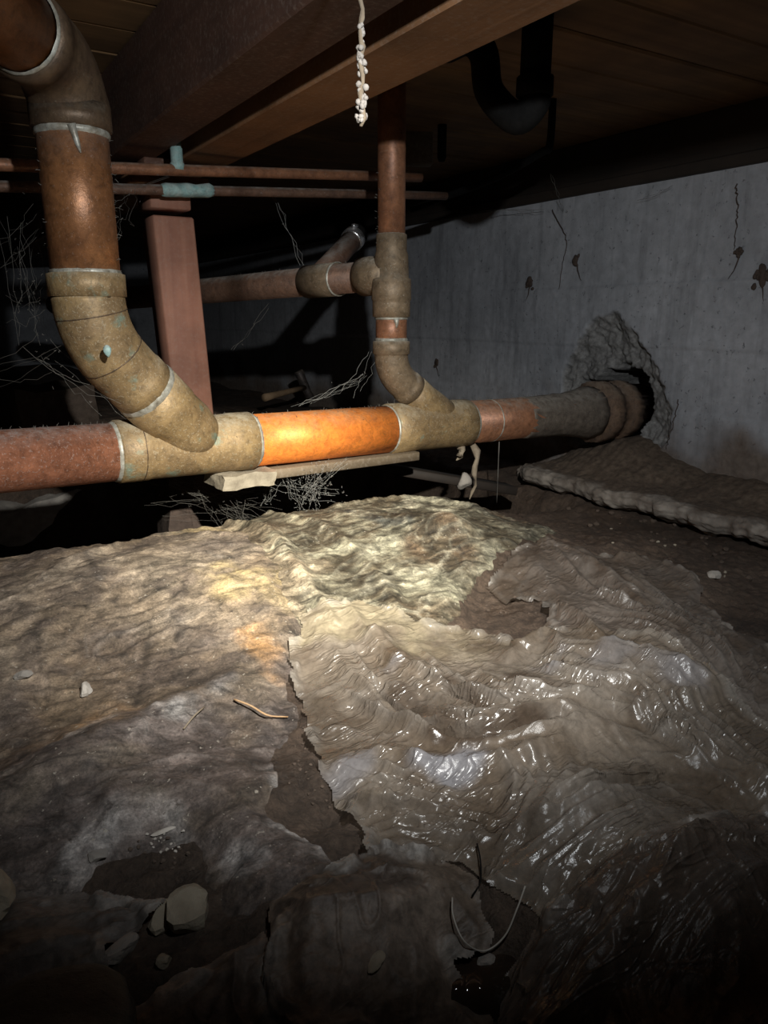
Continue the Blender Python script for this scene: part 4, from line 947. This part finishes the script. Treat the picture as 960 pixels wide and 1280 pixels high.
# ------------------------------------------------------------------ things in and round the trench
def under(x): return M(x)-up*(RP+0.0)
c = under(297); tag(make('support_stone', *lumpbox(c+np.array([0, 0.0, -0.018]), (0.110, 0.10, 0.028), 3, 0.05, 0.002), 'stone_pale'), 'pale lumpy stone wedged under the pipe at the left branch fitting', 'stone')
c = under(420); tag(make('support_board', *box(c+np.array([0, 0.01, -0.0125]), (0.40, 0.09, 0.020), rotz(0.03), 0.002), 'wood_scrap'), 'weathered board lying tight beneath the orange copper pipe', 'board')
pA = np.array([c[0]-0.02, c[1]+0.03, 0.0])
p = pix(70, 632, 2.30); tag(make('concrete_slab', *lumpbox((p[0]-0.06, p[1]+0.06, p[2]-0.02), (0.42, 0.22, 0.10), 9, 0.25, 0.012, 14), 'stone_gray'), 'grey broken concrete slab on the far bank just below the left pipe', 'slab')
c = pix(560, 598, 1.95); tag(make('old_plank', *box(c+np.array([0, 0, 0]), (0.36, 0.09, 0.022), rotaxis((0, 1, 0), 0.22)@rotz(-0.35), 0.002), 'wood_rim'), 'old dark plank slanting across the trench near the wall', 'plank')
# rock by the root
c = ground_px(580, 612); tag(make('rock', *rock(pix(580, 603, 1.78), (0.032, 0.03, 0.036), 21), 'stone_gray'), 'small grey rock on the crest beside the ragged root', 'rock')
# far pier block and hammer beyond the trench
def far(x, y, z=EYE-0.385): return pz(x, y, z)
hz = EYE-0.40
h0 = far(331, 497, EYE-0.325); h1 = far(382, 484, EYE-0.315)
hm = empty('hammer', (h0+h1)/2, 'old hammer with pale wooden handle lying beyond the trench', 'hammer')
hd = unit(h1-h0); part('handle', tube([h0, h0+(h1-h0)*0.2, h0+(h1-h0)*0.6, h1], [0.016, 0.014, 0.012, 0.013], 14), 'wood_handle', hm)
sd2 = unit(np.cross(hd, up)); hv = unit(up*0.9-sd2*0.3+hd*-0.25)
part('head', tube([h1-hv*0.055, h1-hv*0.05, h1-hv*0.02, h1, h1+hv*0.03, h1+hv*0.075, h1+hv*0.08], [0.016, 0.02, 0.017, 0.02, 0.02, 0.024, 0.020], 8), 'iron', hm)
p = pix(55, 500, 2.4); tag(make('pier_block', *lumpbox((p[0], p[1], 0.12), (0.24, 0.24, 0.32), 33, 0.2, 0.006, 8), 'clod'), 'square concrete pier block far back at the left, coloured dark for dim light', 'block')  # soil-dark material on concrete paints in the dimness of this corner

# ------------------------------------------------------------------ stones, clods and litter
def put(px, py, size, seed, mat, label, name='rock', cat='rock', group=None, rot=0.0, sub=8, sink=0.3):
    c = ground_px(px, py); h_ = size[2]*0.62
    tag(make(name, *rock((c[0], c[1], top_at(c[0], c[1])+h_*(1-sink*1.4)), size, seed, sub, rot=rot), mat, smooth=False), label, cat, group)
put(238, 1150, (0.040, 0.032, 0.028), 41, 'stone_pale', 'pale angular stone, the largest at the lower left', rot=0.4)
put(203, 1137, (0.024, 0.017, 0.016), 42, 'stone_pale', 'small pale stone touching the largest pale stone', rot=0.9)
put(-12, 1135, (0.030, 0.045, 0.03), 43, 'stone_pale', 'pale stone cut by the left edge of the view')
put(470, 1203, (0.020, 0.010, 0.004), 44, 'stone_pale', 'flat pale chip lying on the swollen film', rot=0.3)
put(607, 1207, (0.014, 0.010, 0.010), 45, 'stone_gray', 'small pebble beside the thin hoop of cord')
put(150, 1195, (0.028, 0.014, 0.012), 46, 'stone_gray', 'flat grey stone below the pale stones', rot=0.5)
put(205, 1205, (0.012, 0.010, 0.010), 47, 'stone_pale', 'tiny pale pebble between the stones and the bottom film')
put(890, 668, (0.040, 0.035, 0.035), 48, 'stone_gray', 'grey clod leaning below the footing edge at the right')
put(893, 722, (0.026, 0.020, 0.016), 49, 'crystal', 'white crumpled scrap on the soil right of the plastic sheet')
put(108, 866, (0.012, 0.020, 0.014), 50, 'crystal', 'small white chip standing on the muddy sheet at the left', rot=-0.6)
put(122, 1072, (0.020, 0.014, 0.006), 52, 'stone_gray', 'square grey chip on the dark soil at the lower left', rot=0.2)
put(205, 1040, (0.020, 0.005, 0.003), 53, 'crystal', 'white flake on the dark soil patch at the lower left')
put(30, 848, (0.018, 0.014, 0.010), 54, 'stone_gray', 'greyish chip on the muddy sheet near the left edge')
rg = np.random.default_rng(5)
def scatter(poly, n, s0, s1, mat, label, group, name='soil_clod', cat='clod'):
    P = np.array(poly, float); k = 0
    while k < n:
        x, y = rg.uniform(P[:, 0].min(), P[:, 0].max()), rg.uniform(P[:, 1].min(), P[:, 1].max())
        if poly_sd(np.array([x]), np.array([y]), P)[0] < 4: continue
        s = rg.uniform(s0, s1); c = ground_px(x, y)
        tag(make(name, *rock((c[0], c[1], top_at(c[0], c[1])+s*0.2), (s, s*rg.uniform(0.6, 1), s*0.7), int(rg.integers(1e6)), 4, rot=rg.uniform(0, 6)), mat, smooth=False), label, cat, group); k += 1
scatter(((585, 745), (640, 720), (690, 745), (680, 770), (620, 778)), 14, 0.003, 0.007, 'clod', 'small brown soil crumb in the bare hollow between the sheets', 'crumbs in the bare hollow')
scatter(((355, 920), (385, 900), (395, 960), (440, 1010), (450, 1050), (400, 1030), (355, 980)), 18, 0.0025, 0.005, 'clod', 'small dark soil crumb in the strip between muddy and clear sheet', 'crumbs between the sheets')
scatter(((700, 625), (800, 630), (930, 680), (950, 740), (890, 700), (780, 675), (700, 660)), 26, 0.006, 0.016, 'clod', 'brown soil crumb on the bare ground below the footing', 'crumbs below the footing')
scatter(((140, 1060), (180, 1030), (240, 1050), (270, 1090), (200, 1095)), 14, 0.0025, 0.005, 'clod', 'dark soil crumb in the patch at the lower left', 'crumbs lower left')
scatter(((165, 1040), (235, 1035), (230, 1070), (180, 1070)), 14, 0.0018, 0.0035, 'crystal', 'tiny white grain on the dark patch at the lower left', 'white grains lower left', 'grain', 'grain')
scatter(((700, 640), (900, 690), (930, 730), (880, 720), (720, 670)), 7, 0.004, 0.008, 'stone_pale', 'tiny pale chip on the bare soil below the footing', 'pale chips below the footing', 'stone_chip', 'chip')
scatter(((640, 565), (760, 560), (950, 625), (950, 650), (800, 610), (700, 590)), 0, 0.006, 0.012, 'clod', 'x', 'x')
# straw-like twig
a_ = ground_px(293, 880); b_ = ground_px(335, 900); c_ = ground_px(360, 900)
tag(make('twig', *tube(smoothpath([a_+up*0.006, (a_+b_)/2+up*0.008, b_+up*0.006, c_+up*0.004], 12), [0.0012]*8+[0.0009]*4, 8), 'straw'), 'thin orange straw lying on the muddy sheet near the dark soil strip', 'twig')
a_ = ground_px(230, 915); b_ = ground_px(255, 888)
tag(make('twig', *tube(smoothpath([a_+up*0.004, (a_+b_)/2+up*0.006, b_+up*0.004], 10), 0.0010, 8), 'fiber'), 'short pale twig on the muddy sheet left of the orange straw', 'twig')
# hoop of cord at the bottom
hp = [ground_px(x, y)+up*z*0.7 for x, y, z in ((565, 1133, 0.012), (566, 1160, 0.016), (580, 1188, 0.012), (605, 1198, 0.010), (630, 1185, 0.016), (645, 1160, 0.026), (655, 1135, 0.03))]
tag(make('cord_hoop', *tube(smoothpath(hp, 40), 0.0007, 10), 'cord'), 'thin pale cord bent in a hoop over the wet ground at the bottom', 'cord')
hp = [ground_px(x, y)+up*z for x, y, z in ((596, 1062, 0.006), (600, 1085, 0.008), (600, 1110, 0.006), (590, 1125, 0.004))]
tag(make('dark_wire', *tube(smoothpath(hp, 24), 0.0007, 8), 'black_plastic'), 'thin dark wire between swollen film and clear sheet', 'wire')

# mud tubes and nests on the wall
def nest(px, py, w_, h_, label, seed):
    c = px_at(px, py, WX-0.004); mb = MB(); rg_ = np.random.default_rng(seed)
    for k in range(16):
        g = np.clip(rg_.normal(0, 0.5, 2), -1, 1); s_k = rg_.uniform(0.35, 0.8)*math.exp(-0.25*(g@g))
        mb.add(*rock((WX-0.001, c[1]+g[0]*w_, c[2]+g[1]*h_), (0.008, w_*s_k*1.5, h_*s_k*1.5), seed*19+k, 6))
    for k in range(1):
        q = np.array([WX-0.001, c[1]+rg_.uniform(-w_, w_)*0.6, c[2]-h_*0.3]); pts = [q]; dy = rg_.uniform(-0.006, 0.006)
        for j in range(5): pts.append(pts[-1]+np.array([0, dy+rg_.uniform(-0.004, 0.004), -0.010*rg_.uniform(0.6, 1.3)]))
        mb.add(*tube(pts, [0.0028, 0.002, 0.0018, 0.0014, 0.001, 0.0006], 6))
    tag(mb.build('mud_nest', 'mud_nest'), label, 'mud nest')
nest(660, 355, 0.018, 0.016, 'dark mud nest with tendrils on the wall between riser and hole', 1)
nest(718, 326, 0.012, 0.016, 'dark mud tube high on the wall above the broken hole', 2)
nest(951, 345, 0.016, 0.024, 'dark mud nest on the wall at the right edge', 3)
nest(545, 453, 0.012, 0.016, 'small brown nest on the wall just right of the riser elbow', 4)
nest(921, 316, 0.010, 0.012, 'small dark smear of mud on the wall left of the right-edge nest', 5)
def crack(pts, label, r=0.0016):
    P = []; 
    for (x, y) in pts: P.append(px_at(x, y, WX-0.002))
    P = smoothpath(P, 30); rg_ = np.random.default_rng(len(pts)+int(pts[0][0])); P[:, 1:] += rg_.normal(0, 0.0015, (len(P), 2))
    tag(make('root_thread', *tube(P, r*np.linspace(1, 0.5, len(P)), 6), 'mud_nest'), label, 'root')
crack(((690, 262), (708, 300), (703, 330), (695, 385)), 'thin dark root running down the wall above the broken hole')
crack(((848, 500), (840, 535), (832, 560)), 'thin dark root right of the broken hole near the footing')
crack(((920, 230), (922, 270), (918, 312)), 'thin dark root on the wall near the right edge')

# hanging strand crusted with white
hs = pix(446, 8, 0.72); hs[2] = BEAMZ
hb = pix(449, 158, 0.69); stn = empty('hanging_strand', (hb[0], hb[1], hb[2]), 'pale fibre strand hanging from the beam, its lower end crusted white', 'strand')
hx = np.array([hb[0]+0.003, hb[1], 0]); zs = np.linspace(BEAMZ, hb[2], 22)
Q = [np.array([hx[0]+0.0015*math.sin(i*1.7), hx[1]+0.001*math.cos(i*1.1), z_]) for i, z_ in enumerate(zs)]
part('fibre', tube(Q, [0.0022+0.0009*math.sin(i*2.3) for i in range(22)], 8, True, 0.2, 3), 'strand_fibre', stn)
mb = MB(); zl = hb[2]
for k in range(46):
    t_ = rg.uniform(0, 1)**1.0; z_ = zl+0.004+t_*0.062*(1 if k % 3 else 1.3); wdt = 0.0038 if t_ < 0.75 else 0.0025
    mb.add(*rock((hx[0]+rg.uniform(-wdt, wdt), hx[1]+rg.uniform(-wdt, wdt), z_), (rg.uniform(0.0035, 0.0065),)*3, int(rg.integers(1e6)), 4))
cr_ = mb.build('crust', 'strand_crust', stn); cr_['label'] = 'white crumbly crust'

# ------------------------------------------------------------------ cobwebs
def web(label, anchors, n, r, seed, sag=0.02, spread=0.02, mat='web', fuzz=0):
    """strands strung between pairs of points; anchors = list of (p, q)"""
    rg_ = np.random.default_rng(seed); mb = MB()
    for k in range(n):
        p, q = anchors[k % len(anchors)]; p = p+rg_.normal(0, spread, 3); q = q+rg_.normal(0, spread, 3)
        s = np.linspace(0, 1, 9)[:, None]; P = p*(1-s)+q*s; P[:, 2] -= sag*rg_.uniform(0.2, 1.3)*(4*s*(1-s))[:, 0]
        P[1:-1] += rg_.normal(0, 0.003, P[1:-1].shape)
        mb.add(*tube(P, r*rg_.uniform(0.5, 1.2), 4, False))
    for k in range(fuzz):
        p, q = anchors[k % len(anchors)]; t_ = rg_.uniform(); c = p*(1-t_)+q*t_+rg_.normal(0, spread, 3)
        e = c+rg_.normal(0, 0.0028, 3); mb.add(*tube([c, (c+e)/2+rg_.normal(0, 0.002, 3), e], [r*1.6, r*1.4, r*0.6], 4, False))
    return tag(mb.build('cobweb', mat), label, 'cobweb')
dm = DIA*F_PX/(79-0.0436*390)
web('tangled dusty cobweb hanging under the orange copper pipe', [(pix(360, 588, dm-0.03), pix(388, 640, dm-0.06)), (pix(400, 583, dm-0.03), pix(390, 620, dm-0.05)), (pix(430, 580, dm-0.03), pix(385, 615, dm-0.05)), (pix(345, 590, dm), pix(330, 625, dm)), (pix(340, 600, dm), pix(420, 620, dm)), (pix(385, 590, dm-.04), pix(392, 650, dm-.06))], 26, 0.00022, 1, 0.006, 0.012, 'web', 300)
web('faint grey cobweb in the dark trench left of the tangled web', [(pix(230, 600, 1.6), pix(330, 640, 1.6)), (pix(260, 610, 1.6), pix(300, 655, 1.5)), (pix(200, 620, 1.6), pix(320, 610, 1.6))], 40, 0.00022, 2, 0.01, 0.025, 'web_dusty', 60)
web('sparse cobweb strung left of the tall stack pipe', [(pix(-20, 330, 1.25), pix(75, 255, 1.17)), (pix(10, 380, 1.25), pix(72, 350, 1.17)), (pix(30, 280, 1.25), pix(45, 400, 1.25)), (pix(-10, 470, 1.3), pix(80, 440, 1.18)), (pix(35, 300, 1.2), pix(40, 420, 1.25)), (pix(45, 440, 1.2), pix(140, 510, 1.25))], 30, 0.00022, 3, 0.015, 0.018, 'web_dusty', 50)
web('single cobweb thread dangling from the lower water pipe', [(pix(342, 246, 1.8), pix(378, 332, 1.75))], 3, 0.0005, 4, -0.006, 0.003, 'web', 3)
web('cobweb wisps between orange pipe and riser elbow', [(pix(375, 505, 1.6), pix(455, 468, 1.66)), (pix(395, 498, 1.6), pix(450, 470, 1.66)), (pix(440, 495, 1.6), pix(470, 440, 1.66))], 9, 0.0003, 5, 0.004, 0.010, 'web', 6)
web('lone web thread hanging below the side arm', [(pix(335, 380, 1.9), pix(290, 440, 1.8))], 2, 0.0004, 6, 0.004, 0.004, 'web_dusty', 3)
web('wispy web on the upper wall right of the riser', [(px_at(690, 218, 1.6), px_at(705, 262, 1.71)), (px_at(600, 262, 1.6), px_at(680, 264, 1.71)), (px_at(800, 250, 1.70), px_at(840, 230, 1.70))], 6, 0.0004, 7, 0.004, 0.004, 'web_dusty', 8)
web('thin web between stack pipe and water pipes', [(pix(140, 230, 1.2), pix(210, 220, 1.5)), (pix(150, 265, 1.2), pix(170, 240, 1.4)), (pix(140, 300, 1.2), pix(165, 245, 1.4))], 6, 0.0003, 8, 0.01, 0.008, 'web_dusty', 8)
# dust fuzz along the pipes, part of the drain
mb = MB(); rg_ = np.random.default_rng(11)
def fuzzline(a, b, nrm, r, n, ln):
    for k in range(n):
        t_ = rg_.uniform(); c = a+(b-a)*t_; d = unit(nrm+rg_.normal(0, 0.45, 3)); c = c+d*r*0.995; e = c+d*rg_.uniform(0.3, 1)*ln+rg_.normal(0, 0.002, 3)
        mb.add(*tube([c, (c+e)/2+rg_.normal(0, 0.0008, 3), e], [0.0005, 0.0004, 0.0002], 3, False))
fuzzline(Lend+ax*0.6, M(145), up, RP, 260, 0.006); fuzzline(M(150), M(310), up, HUB, 120, 0.006); fuzzline(M(310), M(485), up, RP, 120, 0.005); fuzzline(M(485), M(700), up, HUB, 160, 0.007)
sidev = unit(np.cross(unit(np.array([ST0[0], ST0[1], 0])), up)); fuzzline(ST0, ST1, sidev, RP, 90, 0.006); fuzzline(ST0, ST1, -sidev, RP, 40, 0.006)
fuzzline(s1, E1, up, HUB, 60, 0.006) if False else None
fuzzline(T0, T0+ad*0.6, up, RA, 90, 0.006); fuzzline(riser(420), riser(200), -sidev, RS*1.1, 70, 0.005)
fz = mb.build('dust_fuzz', 'web_dusty', drain); fz['kind'] = 'stuff'; fz['label'] = 'fine grey dust fuzz on the pipes'

# ------------------------------------------------------------------ boot toe at the bottom left
bt = ground_px(80, 1290); dirb = unit(np.array([0.0, 0, 0])-np.array([bt[0], bt[1], 0])+np.array([-0.16, -0.1, 0])); sb = np.array([-dirb[1], dirb[0], 0])
bz = top_at(bt[0], bt[1])+0.008
boot = empty('boot', (bt[0], bt[1], bz), 'black rounded rubber boot toe at the bottom left corner', 'boot')
def loft(rings, segs=28):
    V = []; Fc = []
    for (s, w_, zb, zt_) in rings:
        for j in range(segs):
            a_ = 2*math.pi*j/segs; ca, sa = math.cos(a_), math.sin(a_)
            x_ = w_*np.sign(ca)*abs(ca)**0.8; z_ = (zb+zt_)/2+(zt_-zb)/2*np.sign(sa)*abs(sa)**0.8
            V.append(np.array([bt[0], bt[1], bz])+dirb*s+sb*x_+up*z_)
    n = len(rings)
    for i in range(n-1):
        for j in range(segs): k = (j+1) % segs; Fc.append([i*segs+j, i*segs+k, (i+1)*segs+k, (i+1)*segs+j])
    Fc.append(list(range(segs))[::-1]); Fc.append([(n-1)*segs+j for j in range(segs)])
    return np.array(V), Fc
part('upper', loft([(-0.022, 0.012, 0.012, 0.022), (-0.015, 0.030, 0.008, 0.030), (0.0, 0.042, 0.008, 0.038), (0.03, 0.050, 0.008, 0.045), (0.07, 0.050, 0.008, 0.055), (0.12, 0.046, 0.010, 0.088), (0.17, 0.040, 0.010, 0.12), (0.22, 0.040, 0.010, 0.14), (0.26, 0.036, 0.010, 0.14), (0.28, 0.025, 0.012, 0.13)]), 'boot_rubber', boot)
part('sole', loft([(-0.028, 0.014, 0.0, 0.014), (-0.02, 0.034, -0.004, 0.016), (0.0, 0.046, -0.006, 0.016), (0.05, 0.054, -0.006, 0.016), (0.12, 0.050, -0.006, 0.016), (0.2, 0.044, -0.006, 0.016), (0.28, 0.040, -0.006, 0.016), (0.30, 0.022, -0.004, 0.014)]), 'boot_rubber', boot)
